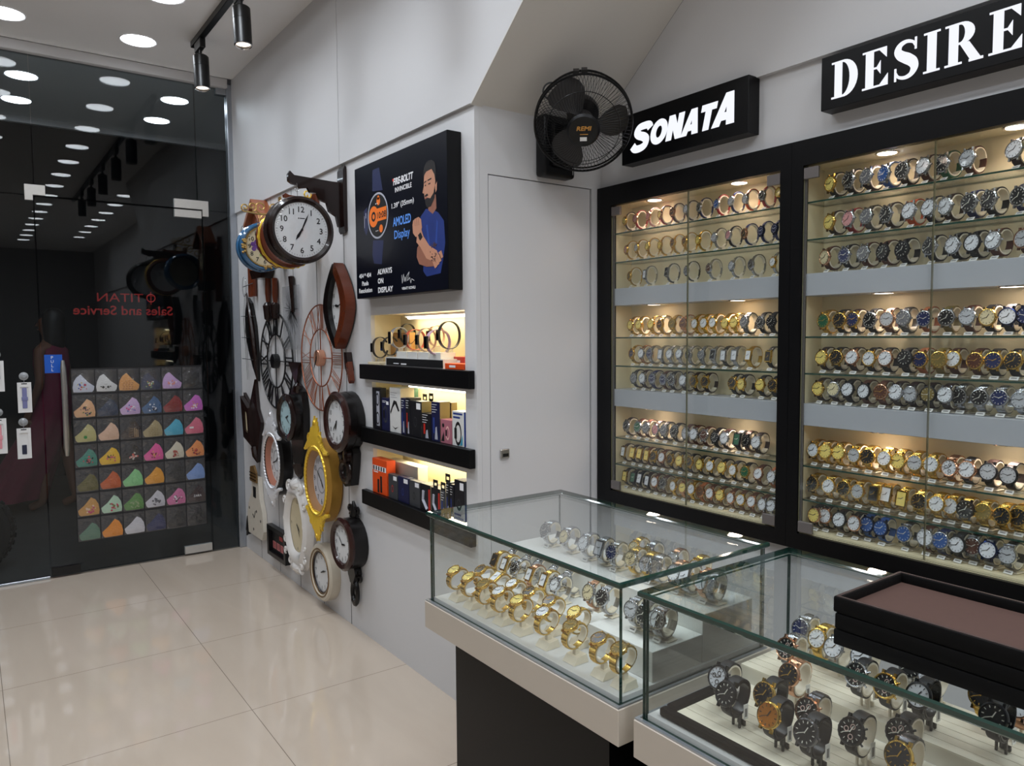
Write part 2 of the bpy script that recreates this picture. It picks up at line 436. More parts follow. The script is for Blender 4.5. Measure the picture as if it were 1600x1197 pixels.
# reversed vinyl lettering on the outer face of the door
red_v = M('red_vinyl', (190, 40, 34), 0.5)
b = MB(red_v)
mo = Matrix(((0, 0, -1, XG-0.0065), (-1, 0, 0, 0.815), (0, 1, 0, 0), (0, 0, 0, 1)))
b.text('TITAN', 0.02, 1.705, h=0.052, w=0.26, m=mo)
b.torus(0.024, 0.003, mo @ T(-0.155, 1.705), n=20, k=4); b.bar((-0.155, 1.665), (-0.155, 1.745), 0.005, 0, 0.001, mo); b.bar((-0.180, 1.72), (-0.130, 1.72), 0.005, 0, 0.001, mo)
b.text('Sales and Service', 0, 1.625, h=0.056, w=0.56, m=mo, bold=0.0012)
b.build('vinyl_lettering', d2, smooth=False)
# PULL sticker
blue_v = M('blue_vinyl', (20, 88, 190), 0.4)
b = MB(blue_v); b.box((XG+0.0067, 0.418, 1.30), (0.0012, 0.092, 0.11)); b.use(white_print)
mi = Matrix(((0, 0, 1, XG+0.0075), (1, 0, 0, 0.412), (0, 1, 0, 0), (0, 0, 0, 1)))
for i, ch in enumerate('PULL'): b.text(ch, 0, 1.338-i*0.0245, h=0.017, m=mi)
o = b.build('pull_sign', None, smooth=False); tag(o, 'small blue PULL sticker on the glass door beside the handle', 'sign')

# ---- outside: soffit, pavement, dark street
mb = MB(ceil_mat); mb.bx(-6.98, XG-0.03, -4, 1.95, ZC, ZC+0.08); mb.use(white_wall); mb.bx(-7.0, -6.96, -4, 1.95, ZC-0.045, ZC+0.08)
struct('ceiling_outside', mb)
mb = MB(M('night_pavement', (70, 68, 66), 0.7, nscale=9, nvar=0.2)); mb.bx(-16, -5.27, -8, 8, -0.12, -0.02); struct('floor_outside', mb)
mb = MB(M('dark_facade', (14, 15, 20), 0.7)); mb.bx(-9.5, -9.3, -8, 8, -0.02, 5); struct('wall_outside', mb)
mb = MB(M('shop_party_wall', (120, 122, 128), 0.6)); mb.bx(-7.0, XG-0.03, 1.97, 2.05, -0.02, 3.3); struct('wall_outside_side', mb)

# ---- recessed ceiling lights
lamp_emit = ME('ceiling_lamp_diffuser', (0.93, 0.96, 1.0), 14.0)
rim_mat = M('lamp_white_rim', (225, 225, 228), 0.4)
cl_rim = MB(rim_mat); cl_rim.lathe([(0.088, 0), (0.096, -0.004), (0.098, -0.001), (0.098, 0)], 32)
cl_dif = MB(lamp_emit); cl_dif.lathe([(0, -0.003), (0.088, -0.003), (0.089, 0)], 32)
RIM = cl_rim.mesh('rim'); DIF = cl_dif.mesh('diffuser')
ld = bpy.data.lights.new('ceiling_lamp', 'AREA'); ld.shape = 'DISK'; ld.size = 0.17; ld.energy = CEIL_LAMP_W; ld.color = COOL; ld.spread = 2.5
def ceiling_light(x, y, label, lamp=True, grp='recessed ceiling lights', e=ld):
    t = thing('ceiling_light', label, 'light', (x, y, ZC-0.0005), group=grp)
    obj('rim', RIM, t); obj('diffuser', DIF, t)
    if lamp: obj('lamp', e, t, (0, 0, -0.006))
for k in range(15):
    x = -4.83+0.7*k
    lab = 'added unseen ceiling light that brightens the shop from the left'
    if k == 0: lab = 'whole round ceiling light nearest the clock wall, left of the black spotlight track'
    if k == 1: lab = 'round ceiling light cut by the top edge, behind the spotlight track'
    ceiling_light(x, 0.875, lab, grp=None if k < 2 else 'recessed ceiling lights')
    ceiling_light(x, 0.235, 'round ceiling light cut by the left edge of the picture' if k == 0 else 'added unseen ceiling light that brightens the shop from the left', grp=None if k == 0 else 'recessed ceiling lights')
    if k % 2 == 0: ceiling_light(x, -0.9, 'added unseen ceiling light that brightens the shop from the left')  # extra row out of view, added only to light the room
for k in range(7): ceiling_light(-0.4+0.75*k, 1.62, 'added unseen ceiling light that brightens the shop from the left')
lo = bpy.data.lights.new('outside_lamp', 'AREA'); lo.shape = 'DISK'; lo.size = 0.17; lo.energy = 0.7; lo.color = COOL
for x, y, w in ((-5.89, 0.364, 'upper left of the pair'), (-6.5, 0.364, 'lower left of the pair'), (-5.88, 1.29, 'upper right of the pair'), (-6.49, 1.287, 'lower right of the pair')):
    ceiling_light(x, y, 'bright round soffit light outside the glass front, '+w, grp=None, e=lo)

# ---- black track with cylindrical spotlights
t = thing('lighting_track', 'black track rail on the ceiling near the clock wall', 'light track', (-4.68, 1.14, ZC))
b = MB(blk_metal); b.bbox(0, 4.9, -0.017, 0.017, -0.034, 0, 0.002); b.build('rail', t)
lens = ME('spot_lens_glow', (1.0, 0.82, 0.66), 5.0)
spd = bpy.data.lights.new('spot_lamp', 'SPOT'); spd.energy = 6; spd.spot_size = 1.1; spd.spot_blend = 0.6; spd.color = (1, 0.93, 0.85); spd.shadow_soft_size = 0.03
for i, (x, lab) in enumerate(((-4.53, 'black cylindrical track spotlight nearest the glass front'), (-3.76, 'black cylindrical track spotlight cut by the top edge'), (-3.0, None), (-2.2, None), (-1.4, None), (-0.6, None))):
    t = thing('track_spotlight', lab or 'black cylindrical track spotlight above the counters', 'spotlight', (x, 1.14, ZC-0.034), group=None if lab else 'spotlights further along the track')
    b = MB(blk_metal); b.bbox(-0.075, 0.055, -0.015, 0.015, -0.055, -0.0005, 0.004); b.build('adapter', t)
    b = MB(blk_metal); b.cyl((0, 0, -0.05), (0, 0, -0.09), 0.008); b.box((0, 0, -0.085), (0.02, 0.03, 0.02)); b.build('swivel', t)
    b = MB(blk_metal); b.lathe([(0, 0), (0.036, 0), (0.042, -0.006), (0.042, -0.06), (0.0405, -0.061), (0.042, -0.062), (0.042, -0.185), (0.036, -0.187), (0.034, -0.175)], 28)
    h = b.build('lamp_head', t, (0.0, 0, -0.088), (0, -0.09, 0))
    b = MB(chrome); b.lathe([(0.041, -0.1855), (0.038, -0.1885), (0.035, -0.186)], 28); b.build('trim_ring', h)
    b = MB(lens); b.lathe([(0, -0.176), (0.034, -0.176)], 24); b.build('lens', h)
    s_ = obj('lamp', spd, h, (0, 0, -0.19), (0.0, 0, 0))
# ================================================================ WALL CABINETS
CABY0, CABY1 = 2.122, 2.228           # inside depth
SHELVES = [(1.857, 'g'), (1.742, 'g'), (1.636, 'b'), (1.441, 'g'), (1.3265, 'g'), (1.230, 'b'), (1.034, 'g'), (0.9255, 'g'), (0.826, 'f')]
hinge_mat = M('grey_hinge_plate', (120, 114, 112), 0.35, metal=0.4)
strip_emit = ME('warm_led_strip', (1.0, 0.82, 0.36), 2.2)
pl = bpy.data.lights.new('puck_lamp', 'AREA'); pl.shape = 'DISK'; pl.size = 0.05; pl.energy = PUCK_W; pl.color = (1.0, 0.78, 0.66)
pl.spread = 2.6
def cabinet(x0, x1, xs, fx0, fx1, label, pucks):
    """x0..x1 opening, xs where the two glass doors meet, fx0..fx1 outer frame"""
    t = thing('wall_cabinet', label, 'display cabinet', ((x0+x1)/2, CABY1+0.014, 0.765)); ox, oy, oz = t.location
    def P(name, mb, par=t, **k):
        mb.v = [(a-ox, b-oy, c-oz) for a, b, c in mb.v]; return mb.build(name, par, **k)
    b = MB(black_lam); z0, z1 = 0.765, 2.045
    b.bx(fx0, fx1, YF, YC, 1.967, z1); b.bx(fx0, fx1, YF, YC, z0, 0.816)
    b.bx(fx0, x0, YF, YC, 0.816, 1.967); b.bx(x1, fx1, YF, YC, 0.816, 1.967)
    P('frame', b, smooth=False)
    b = MB(cab_in)
    b.bx(x0-0.012, x1+0.012, CABY1, CABY1+0.012, 0.80, 1.98)
    b.bx(x0-0.012, x0, YC+0.0005, CABY1, 0.80, 1.98); b.bx(x1, x1+0.012, YC+0.0005, CABY1, 0.80, 1.98)
    b.bx(x0, x1, YF+0.014, CABY1, 1.967, 1.98); b.bx(x0, x1, YF+0.014, CABY1, 0.80, 0.826)
    P('carcass', b, smooth=False)
    for z, k in SHELVES:
        if k == 'g':
            b = MB(); pane(b, x0+0.001, x1-0.001, YF+0.018, CABY1-0.001, z-0.005, z, glass, glass_edge); P('glass_shelf', b, smooth=False)
        if k == 'b':
            b = MB(cab_band); b.bbox(x0+0.0005, x1-0.0005, YF+0.016, CABY1-0.0005, z-0.069, z, 0.001); P('solid_shelf', b)
    for (a, c, hs) in ((x0+0.002, xs-0.0015, 0), (xs+0.0015, x1-0.002, 1)):
        b = MB(); pane(b, a, c, YF+0.003, YF+0.009, 0.822, 1.963, glass, M('pale_glass_edge', (120, 118, 92), 0.15, spec=0.8)); d = P('glass_door', b, smooth=False)
        for zz in (1.925, 0.822):
            b = MB(hinge_mat); h0 = a if hs == 0 else c-0.048
            b.bbox(h0, h0+0.048, YF+0.0005, YF+0.012, zz, zz+0.034, 0.001); P('hinge', b, d)
    b = MB(hinge_mat); b.bx(x0+0.0002, x0+0.008, YF+0.011, YF+0.014, 0.83, 1.95)
    P('door_channel', b, smooth=False)
    for zz in (1.967, 1.567, 1.161):
        for px in pucks:
            b = MB(chrome); b.lathe([(0.026, 0), (0.032, -0.003), (0.034, 0)], 24, T(px, 2.164, zz)); b.use(puck_emit); b.lathe([(0, -0.002), (0.026, -0.002)], 24, T(px, 2.164, zz))
            q = P('puck_light', b); l = obj('lamp', pl, q, (px-ox, 2.164-oy, zz-0.004-oz), (-0.35, 0, 0))
    return t
cabinet(-2.216, -1.443, -1.822, -2.295, -1.4035, 'narrower glass-doored watch cabinet in a black frame under the smaller lit sign', (-2.03, -1.64))
cabinet(-1.363, -0.585, -0.974, -1.4025, -0.505, 'wider-looking watch cabinet in a black frame, cut by the right edge', (-1.13, -0.80))
# ================================================================ LIT SIGNS
sign_emit = ME('sign_letter_white', (0.90, 0.92, 1.0), 1.05)
def signbox(x0, x1, z0, z1, label):
    t = thing('sign_box', label, 'sign', (x0, YC-0.0005, z0), WALLROT)
    b = MB(black_lam); b.bbox(0, x1-x0, 0, z1-z0, 0, 0.058, 0.0015); b.build('box', t, smooth=False); return t
t = signbox(-2.125, -1.545, 2.104, 2.288, 'black box sign with lit white SONATA lettering beside the wall fan')
b = MB(sign_emit)
def smooth_path(P, W, m=4):
    p2, w2 = [], []
    n = len(P)
    for i in range(n-1):
        a, b_, c, d = P[max(i-1, 0)], P[i], P[i+1], P[min(i+2, n-1)]
        for k in range(m):
            u = k/m
            f = lambda j: 0.5*(2*b_[j]+(c[j]-a[j])*u+(2*a[j]-5*b_[j]+4*c[j]-d[j])*u*u+(3*b_[j]-a[j]-3*c[j]+d[j])*u**3)
            p2.append((f(0), f(1))); w2.append(W[i]*(1-u)+W[i+1]*u)
    return p2+[P[-1]], w2+[W[-1]]
def heavy(ch):
    """blocky heavy capitals, unit high, as bars: (x0,y0,x1,y1,width)"""
    if ch == 'N': return [[(0, 0), (0.30, 0), (0.30, 1), (0, 1)], [(0.52, 0), (0.82, 0), (0.82, 1), (0.52, 1)], [(0, 1), (0.30, 1), (0.82, 0), (0.52, 0)]], 0.82
    if ch == 'A': return [[(-0.06, 0), (0.25, 0), (0.52, 1), (0.30, 1)], [(0.84, 0), (0.53, 0), (0.34, 1), (0.60, 1)], [(0.18, 0.16), (0.66, 0.16), (0.62, 0.40), (0.25, 0.40)]], 0.80
    if ch == 'T': return [[(0, 0.74), (0.76, 0.74), (0.76, 1), (0, 1)], [(0.23, 0), (0.53, 0), (0.53, 0.8), (0.23, 0.8)]], 0.70
    out = []
    if ch == 'O':
        n = 28
        for i in range(n):
            a, c = 2*PI*i/n, 2*PI*(i+1)/n
            f = lambda q, rx, ry: (0.46+rx*math.cos(q), 0.5+ry*math.sin(q))
            out.append([f(a, 0.47, 0.51), f(c, 0.47, 0.51), f(c, 0.17, 0.24), f(a, 0.17, 0.24)])
        return out, 0.90
    P = [(0.80, 0.74), (0.70, 0.86), (0.44, 0.88), (0.22, 0.84), (0.16, 0.70), (0.30, 0.58), (0.52, 0.50), (0.68, 0.38), (0.66, 0.20), (0.46, 0.12), (0.20, 0.13), (0.04, 0.26)]
    W = [0.26, 0.26, 0.25, 0.26, 0.28, 0.28, 0.29, 0.28, 0.27, 0.26, 0.26, 0.26]; L = []; Q = []; P, W = smooth_path(P, W)
    for i, (x, y) in enumerate(P):
        a = P[max(i-1, 0)]; c = P[min(i+1, len(P)-1)]; dx, dy = c[0]-a[0], c[1]-a[1]; l = math.hypot(dx, dy)
        L.append((x-dy/l*W[i]/2, y+dx/l*W[i]/2)); Q.append((x+dy/l*W[i]/2, y-dx/l*W[i]/2))
    for i in range(len(P)-1): out.append([L[i], Q[i], Q[i+1], L[i+1]])
    return out, 0.86
x = 0.048; n_ = 0
for ch, h in (('S', 0.104), ('O', 0.086), ('N', 0.086), ('A', 0.086), ('T', 0.086), ('A', 0.104)):
    polys, w = heavy(ch); y0 = 0.044 if ch != 'S' else 0.034
    for p_ in polys: b.prism([(x+px*h+0.24*py*h, y0+py*h) for px, py in p_], 0.0575, 0.0596+n_*4e-6); n_ += 1
    x += (w+0.05)*h
b.build('lettering', t, smooth=False)
t = signbox(-1.290, -0.62, 2.108, 2.262, 'larger-lettered black box sign reading DESIRE above the right cabinet')
def serif(ch):
    """heavy serif capitals in a unit-high box as filled outlines"""
    out = []; R = lambda x0, y0, x1, y1: out.append([(x0, y0), (x1, y0), (x1, y1), (x0, y1)])
    def arm(x, y0, y1, w, up):   # tapered serif at an arm's end
        out.append([(x-w, y0), (x, y0), (x, y1)] if up else [(x, y1), (x, y0), (x-w, y0)])
    if ch in 'DEIR':
        R(0.0, 0, 0.40, 0.05); R(0.0, 0.95, 0.40, 1.0); R(0.09, 0.0, 0.31, 1.0)
    if ch == 'D':
        n = 14; o_ = [(0.36+0.40*math.sin(PI*i/n), 0.5+0.5*math.cos(PI*i/n)) for i in range(n+1)]
        i_ = [(0.30+0.23*math.sin(PI*i/n), 0.5+0.45*math.cos(PI*i/n)) for i in range(n+1)]
        for i in range(n): out.append([o_[i], i_[i], i_[i+1], o_[i+1]])
        R(0.2, 0.95, 0.37, 1.0); R(0.2, 0, 0.37, 0.05)
        w = 0.78
    if ch == 'E':
        R(0.2, 0.95, 0.66, 1.0); R(0.2, 0, 0.70, 0.05); R(0.3, 0.48, 0.48, 0.53)
        out.append([(0.46, 0.95), (0.66, 0.72), (0.66, 0.95)]); out.append([(0.70, 0.05), (0.70, 0.30), (0.48, 0.05)])
        out.append([(0.38, 0.505), (0.50, 0.33), (0.50, 0.68)])
        w = 0.72
    if ch == 'I': w = 0.40
    if ch == 'R':
        n = 12; o_ = [(0.38+0.30*math.sin(PI*i/n), 0.735+0.265*math.cos(PI*i/n)) for i in range(n+1)]
        i_ = [(0.34+0.12*math.sin(PI*i/n), 0.735+0.215*math.cos(PI*i/n)) for i in range(n+1)]
        for i in range(n): out.append([o_[i], i_[i], i_[i+1], o_[i+1]])
        R(0.2, 0.95, 0.39, 1.0); R(0.2, 0.47, 0.42, 0.52)
        out.append([(0.34, 0.49), (0.56, 0.49), (0.82, 0.06), (0.58, 0.06)]); R(0.56, 0, 0.88, 0.06)
        w = 0.88
    if ch == 'S':
        P = [(0.56, 0.80), (0.50, 0.90), (0.34, 0.955), (0.18, 0.90), (0.12, 0.76), (0.20, 0.63), (0.36, 0.52), (0.50, 0.40), (0.55, 0.25), (0.47, 0.10), (0.31, 0.045), (0.14, 0.10), (0.06, 0.24)]
        W = [0.05, 0.07, 0.09, 0.13, 0.19, 0.24, 0.27, 0.25, 0.19, 0.12, 0.09, 0.07, 0.05]
        L = []; Rr = []; P, W = smooth_path(P, W)
        for i, (x, y) in enumerate(P):
            a = P[max(i-1, 0)]; c = P[min(i+1, len(P)-1)]; dx, dy = c[0]-a[0], c[1]-a[1]; l = math.hypot(dx, dy)
            nx, ny = -dy/l*W[i]/2, dx/l*W[i]/2; L.append((x+nx, y+ny)); Rr.append((x-nx, y-ny))
        for i in range(len(P)-1): out.append([L[i], Rr[i], Rr[i+1], L[i+1]])
        R(0.55, 0.70, 0.60, 1.0); R(0.04, 0.0, 0.09, 0.33)
        w = 0.66
    return out, w
b = MB(sign_emit); x = 0.034; H = 0.104
for ch in 'DESIRE':
    polys, w = serif(ch)
    for n_, p_ in enumerate(polys): b.prism([(x+px*H*1.0, 0.026+py*H) for px, py in p_], 0.0575, 0.0596+n_*1e-5)
    x += (w+0.115)*H
b.build('lettering', t, smooth=False)
b = MB(sign_emit); b.torus(0.016, 0.0022, T(x+0.016, 0.134, 0.0595), n=24, k=5); b.text('R', x+0.016, 0.134, h=0.016, z=0.0585, depth=0.001, bold=0.0008); b.build('registered_mark', t, smooth=False)

# ================================================================ FLOATING SHELVES IN THE NICHES
for i, (z0, z1, lab) in enumerate(((1.253, 1.3215, 'top'), (0.956, 1.0275, 'middle'), (0.66, 0.7275, 'bottom'))):
    b = MB(black_lam); b.bbox(-3.262, -2.312, YK-0.027, YK-0.0005, z0, z1, 0.002)
    o = b.build('floating_shelf', None, smooth=False); tag(o, 'black box shelf across the clock wall, %s of three' % lab, 'shelf')
tube_e = ME('niche_tube_glow', (1.0, 0.93, 0.74), 9.0)
tl = bpy.data.lights.new('niche_lamp', 'AREA'); tl.shape = 'RECTANGLE'; tl.size = 0.62; tl.size_y = 0.02; tl.energy = 0.8; tl.color = (1, 0.84, 0.5)
for i, (z0, z1) in enumerate(NZ):
    t = thing('tube_light', 'warm tube light under the top of the %s shelf niche' % ['upper', 'middle', 'lower'][i], 'light', (-2.70, YK+0.11, z1-0.001))
    b = MB(rim_mat); b.box((0, 0, -0.004), (0.66, 0.02, 0.008)); b.box((-0.335, 0, -0.006), (0.012, 0.024, 0.012)); b.build('batten', t)
    b = MB(tube_e); b.cyl((-0.32, 0, -0.012), (0.32, 0, -0.012), 0.008); b.build('tube', t)
    obj('lamp', tl, t, (0, 0, -0.022))
    b = MB(dark_print); b.tube([(-0.34, 0, -0.006), (-0.37, 0.005, -0.004), (-0.39, 0.02, -0.006)], 0.0015, 5); b.build('wire', t)

# ================================================================ POSTER BOX
PX0, PX1, PZ0, PZ1 = -3.193, -2.387, 1.622, 2.204
t = thing('poster_box', 'dark lightbox advert for a smartwatch with a bearded man in blue', 'advertising sign', (PX0, YK-0.0005, PZ0), WALLROT)
W, Hh = PX1-PX0, PZ1-PZ0
b = MB(black_lam); b.bbox(0, W, 0, Hh, 0, 0.062, 0.002); b.build('box', t, smooth=False)
navy = M('poster_navy', (10, 12, 24), 0.3, spec=0.3, coat=0.1, nscale=2.5, nvar=0.5)
b = MB(navy); b.rect(0.003, W-0.003, 0.003, Hh-0.003, 0.0622); b.build('printed_sheet', t, smooth=False)
def U(u, v): return (u*W, v*Hh)
def fig(*uv): return [U(*p) for p in uv]
skin = M('print_skin', (196, 140, 112), 0.5); skin2 = M('print_skin_shade', (150, 98, 78), 0.5); hair = M('print_hair', (24, 18, 18), 0.5)
shirt = M('print_blue_shirt', (26, 48, 118), 0.5, nscale=12, nvar=0.3); shirt2 = M('print_blue_fold', (40, 70, 150), 0.5)
Z = 0.0625
b = MB(shirt)          # the man, arms folded, looking down to the left
b.flat(fig((0.745, 0.50), (0.80, 0.545), (0.86, 0.53), (0.915, 0.50), (0.965, 0.44), (0.975, 0.30), (0.955, 0.20), (0.93, 0.11), (0.80, 0.10), (0.765, 0.14), (0.775, 0.26), (0.735, 0.36)), Z)
b.use(shirt2); b.flat(fig((0.80, 0.44), (0.815, 0.44), (0.85, 0.20), (0.83, 0.20)), Z+0.0002); b.flat(fig((0.90, 0.46), (0.91, 0.44), (0.90, 0.30), (0.885, 0.32)), Z+0.0002)
b.use(skin2); b.flat(fig((0.815, 0.60), (0.895, 0.62), (0.90, 0.53), (0.865, 0.50), (0.825, 0.53)), Z+0.0003)
b.use(skin); b.flat(fig((0.79, 0.62), (0.782, 0.68), (0.788, 0.76), (0.81, 0.80), (0.87, 0.80), (0.895, 0.74), (0.89, 0.66), (0.87, 0.60), (0.83, 0.56), (0.805, 0.565)), Z+0.0005)
b.flat(fig((0.782, 0.69), (0.770, 0.655), (0.788, 0.645)), Z+0.0005)          # nose
b.flat(fig((0.893, 0.68), (0.908, 0.70), (0.905, 0.645), (0.893, 0.63)), Z+0.0006)  # ear
b.use(hair)
b.flat(fig((0.783, 0.76), (0.785, 0.815), (0.81, 0.845), (0.86, 0.85), (0.895, 0.82), (0.902, 0.74), (0.895, 0.70), (0.885, 0.75), (0.86, 0.79), (0.81, 0.785)), Z+0.0008)
b.flat(fig((0.888, 0.68), (0.876, 0.635), (0.845, 0.605), (0.815, 0.615), (0.795, 0.610), (0.797, 0.575), (0.815, 0.548), (0.85, 0.552), (0.885, 0.60)), Z+0.0008)
b.flat(fig((0.790, 0.632), (0.815, 0.642), (0.828, 0.628), (0.800, 0.622)), Z+0.0009)
b.flat(fig((0.790, 0.722), (0.808, 0.728), (0.808, 0.720), (0.790, 0.713)), Z+0.0009); b.flat(fig((0.822, 0.728), (0.858, 0.735), (0.858, 0.726), (0.822, 0.720)), Z+0.0009)
b.flat(fig((0.795, 0.70), (0.806, 0.702), (0.806, 0.694), (0.795, 0.693)), Z+0.0009); b.flat(fig((0.828, 0.704), (0.848, 0.706), (0.848, 0.698), (0.828, 0.696)), Z+0.0009)
b.use(M('print_lips', (150, 84, 78), 0.5)); b.flat(fig((0.795, 0.617), (0.815, 0.620), (0.815, 0.611), (0.797, 0.610)), Z+0.001)
b.use(skin)            # raised forearm and fist, then the crossing forearm
b.flat(fig((0.705, 0.34), (0.745, 0.30), (0.80, 0.22), (0.87, 0.19), (0.90, 0.17), (0.93, 0.20), (0.90, 0.26), (0.83, 0.30), (0.775, 0.37), (0.755, 0.42), (0.715, 0.41)), Z+0.0011)
b.use(skin2); b.flat(fig((0.712, 0.30), (0.705, 0.24), (0.73, 0.19), (0.80, 0.165), (0.88, 0.16), (0.90, 0.185), (0.83, 0.21), (0.775, 0.26), (0.74, 0.33)), Z+0.001)
b.use(skin); b.flat(fig((0.668, 0.46), (0.672, 0.405), (0.70, 0.375), (0.745, 0.39), (0.762, 0.43), (0.755, 0.485), (0.73, 0.505), (0.70, 0.50), (0.675, 0.49)), Z+0.0012)
for i, (u, v) in enumerate(((0.88, 0.145), (0.90, 0.160), (0.92, 0.178), (0.935, 0.20))):
    b.flat(fig((u, v), (u+0.022, v+0.012), (u+0.006, v+0.055), (u-0.02, v+0.045)), Z+0.0013)
b.use(skin2)
for u in (0.688, 0.706, 0.724): b.flat(fig((u, 0.50), (u+0.004, 0.50), (u+0.010, 0.45), (u+0.006, 0.45)), Z+0.0014)
b.use(hair); b.flat(fig((0.722, 0.385), (0.748, 0.40), (0.768, 0.365), (0.742, 0.345)), Z+0.0015)
b.disc(0.013, Z+0.0016, 16, cx=0.745*W, cy=0.372*Hh)
tat = M('print_tattoo', (92, 66, 62), 0.5); b.use(tat)
random.seed(3)
for i in range(16):
    u, v = 0.825+0.07*random.random(), 0.20+0.10*random.random()
    b.bar(U(u, v), U(u+0.02*random.uniform(-1, 1), v+0.03*random.uniform(-1, 1)), 0.004, Z+0.0015, Z+0.0016)
b.build('printed_figure', t, smooth=False)
# printed watches at the left
b = MB(M('print_watch_strap', (40, 46, 82), 0.4)); cx, cy = 0.285*W, 0.595*Hh
b.flat([(cx-0.045, cy+0.20), (cx+0.02, cy+0.20), (cx+0.05, cy+0.10), (cx-0.05, cy+0.11)], Z)
b.flat([(cx-0.05, cy-0.10), (cx+0.05, cy-0.11), (cx+0.03, cy-0.21), (cx-0.045, cy-0.20), (cx-0.06, cy-0.16)], Z)
b.flat([(0.115*W, 0.66*Hh), (0.155*W, 0.68*Hh), (0.165*W, 0.52*Hh), (0.14*W, 0.47*Hh), (0.112*W, 0.52*Hh)], Z)
b.use(M('print_silver', (176, 178, 190), 0.4)); b.disc(0.098, Z+0.0002, 40, cx=cx, cy=cy); b.rect(0.118*W, 0.123*W, 0.53*Hh, 0.62*Hh, Z+0.0003); b.rect(0.135*W, 0.142*W, 0.60*Hh, 0.64*Hh, Z+0.0003)
b.use(dark_print); b.disc(0.090, Z+0.0004, 40, cx=cx, cy=cy)
orng = M('print_orange', (240, 118, 28), 0.5); b.use(orng)
b.torus(0.033, 0.012, T(cx-0.040, cy, Z+0.0006), n=28, k=4, rz=0.0002); b.disc(0.011, Z+0.0006, 16, cx=cx-0.04, cy=cy)
b.rect(cx-0.012, cx+0.082, cy-0.024, cy+0.030, Z+0.0006)
b.disc(0.017, Z+0.0006, 16, cx=cx+0.008, cy=cy+0.060); b.disc(0.010, Z+0.0006, 12, cx=cx+0.008, cy=cy+0.075)
b.disc(0.017, Z+0.0006, 16, cx=cx+0.03, cy=cy-0.058)
b.use(dark_print); b.text('10:08', cx+0.037, cy, h=0.026, w=0.082, z=Z+0.0009, bold=0.0008)
b.use(white_print)
for u in (cx-0.02, cx-0.005): b.rect(u, u+0.008, cy+0.05, cy+0.054, Z+0.0009); b.rect(u, u+0.008, cy-0.066, cy-0.062, Z+0.0009)
b.build('printed_watch', t, smooth=False)
b = MB(white_print)
tx = lambda s_, u, v, w, h, **k: b.text(s_, u*W, v*Hh, w=w*W, h=h*Hh, z=Z+0.0004, **k)
tx('FIRE-BOLTT', 0.575, 0.795, 0.205, 0.045, shear=0.15, bold=0.0014); tx('INVINCIBLE', 0.575, 0.735, 0.175, 0.032, bold=0.0006)
tx('1.39" (35mm)', 0.565, 0.625, 0.235, 0.046, bold=0.0006)
tx('ALWAYS', 0.355, 0.182, 0.165, 0.038, bold=0.0012); tx('ON', 0.305, 0.115, 0.062, 0.036, bold=0.0012); tx('DISPLAY', 0.360, 0.048, 0.17, 0.038, bold=0.0012)
tx('454 * 454', 0.115, 0.172, 0.15, 0.032, bold=0.001); tx('Pixels', 0.115, 0.112, 0.08, 0.032, bold=0.001); tx('Resolution', 0.118, 0.058, 0.165, 0.032, bold=0.001)
tx('VIRAT KOHLI', 0.615, 0.040, 0.14, 0.018, bold=0.0006)
sg = [(0.545, 0.135), (0.550, 0.075), (0.565, 0.14), (0.572, 0.085), (0.582, 0.12), (0.588, 0.085), (0.60, 0.125), (0.625, 0.15), (0.605, 0.09), (0.63, 0.11), (0.64, 0.07), (0.65, 0.10), (0.675, 0.085)]
for p_, q_ in zip(sg, sg[1:]): b.bar(U(*p_), U(*q_), 0.0022, Z+0.0003, Z+0.0004)
b.use(M('print_light_blue', (92, 150, 235), 0.5))
tx('AMOLED', 0.555, 0.515, 0.19, 0.06, bold=0.0012); tx('Display', 0.555, 0.415, 0.165, 0.075, bold=0.0008)
b.use(M('print_flame', (225, 60, 40), 0.5)); b.disc(0.006, Z+0.0008, 10, cx=0.468*W, cy=0.81*Hh)
b.build('printed_lettering', t, smooth=False)

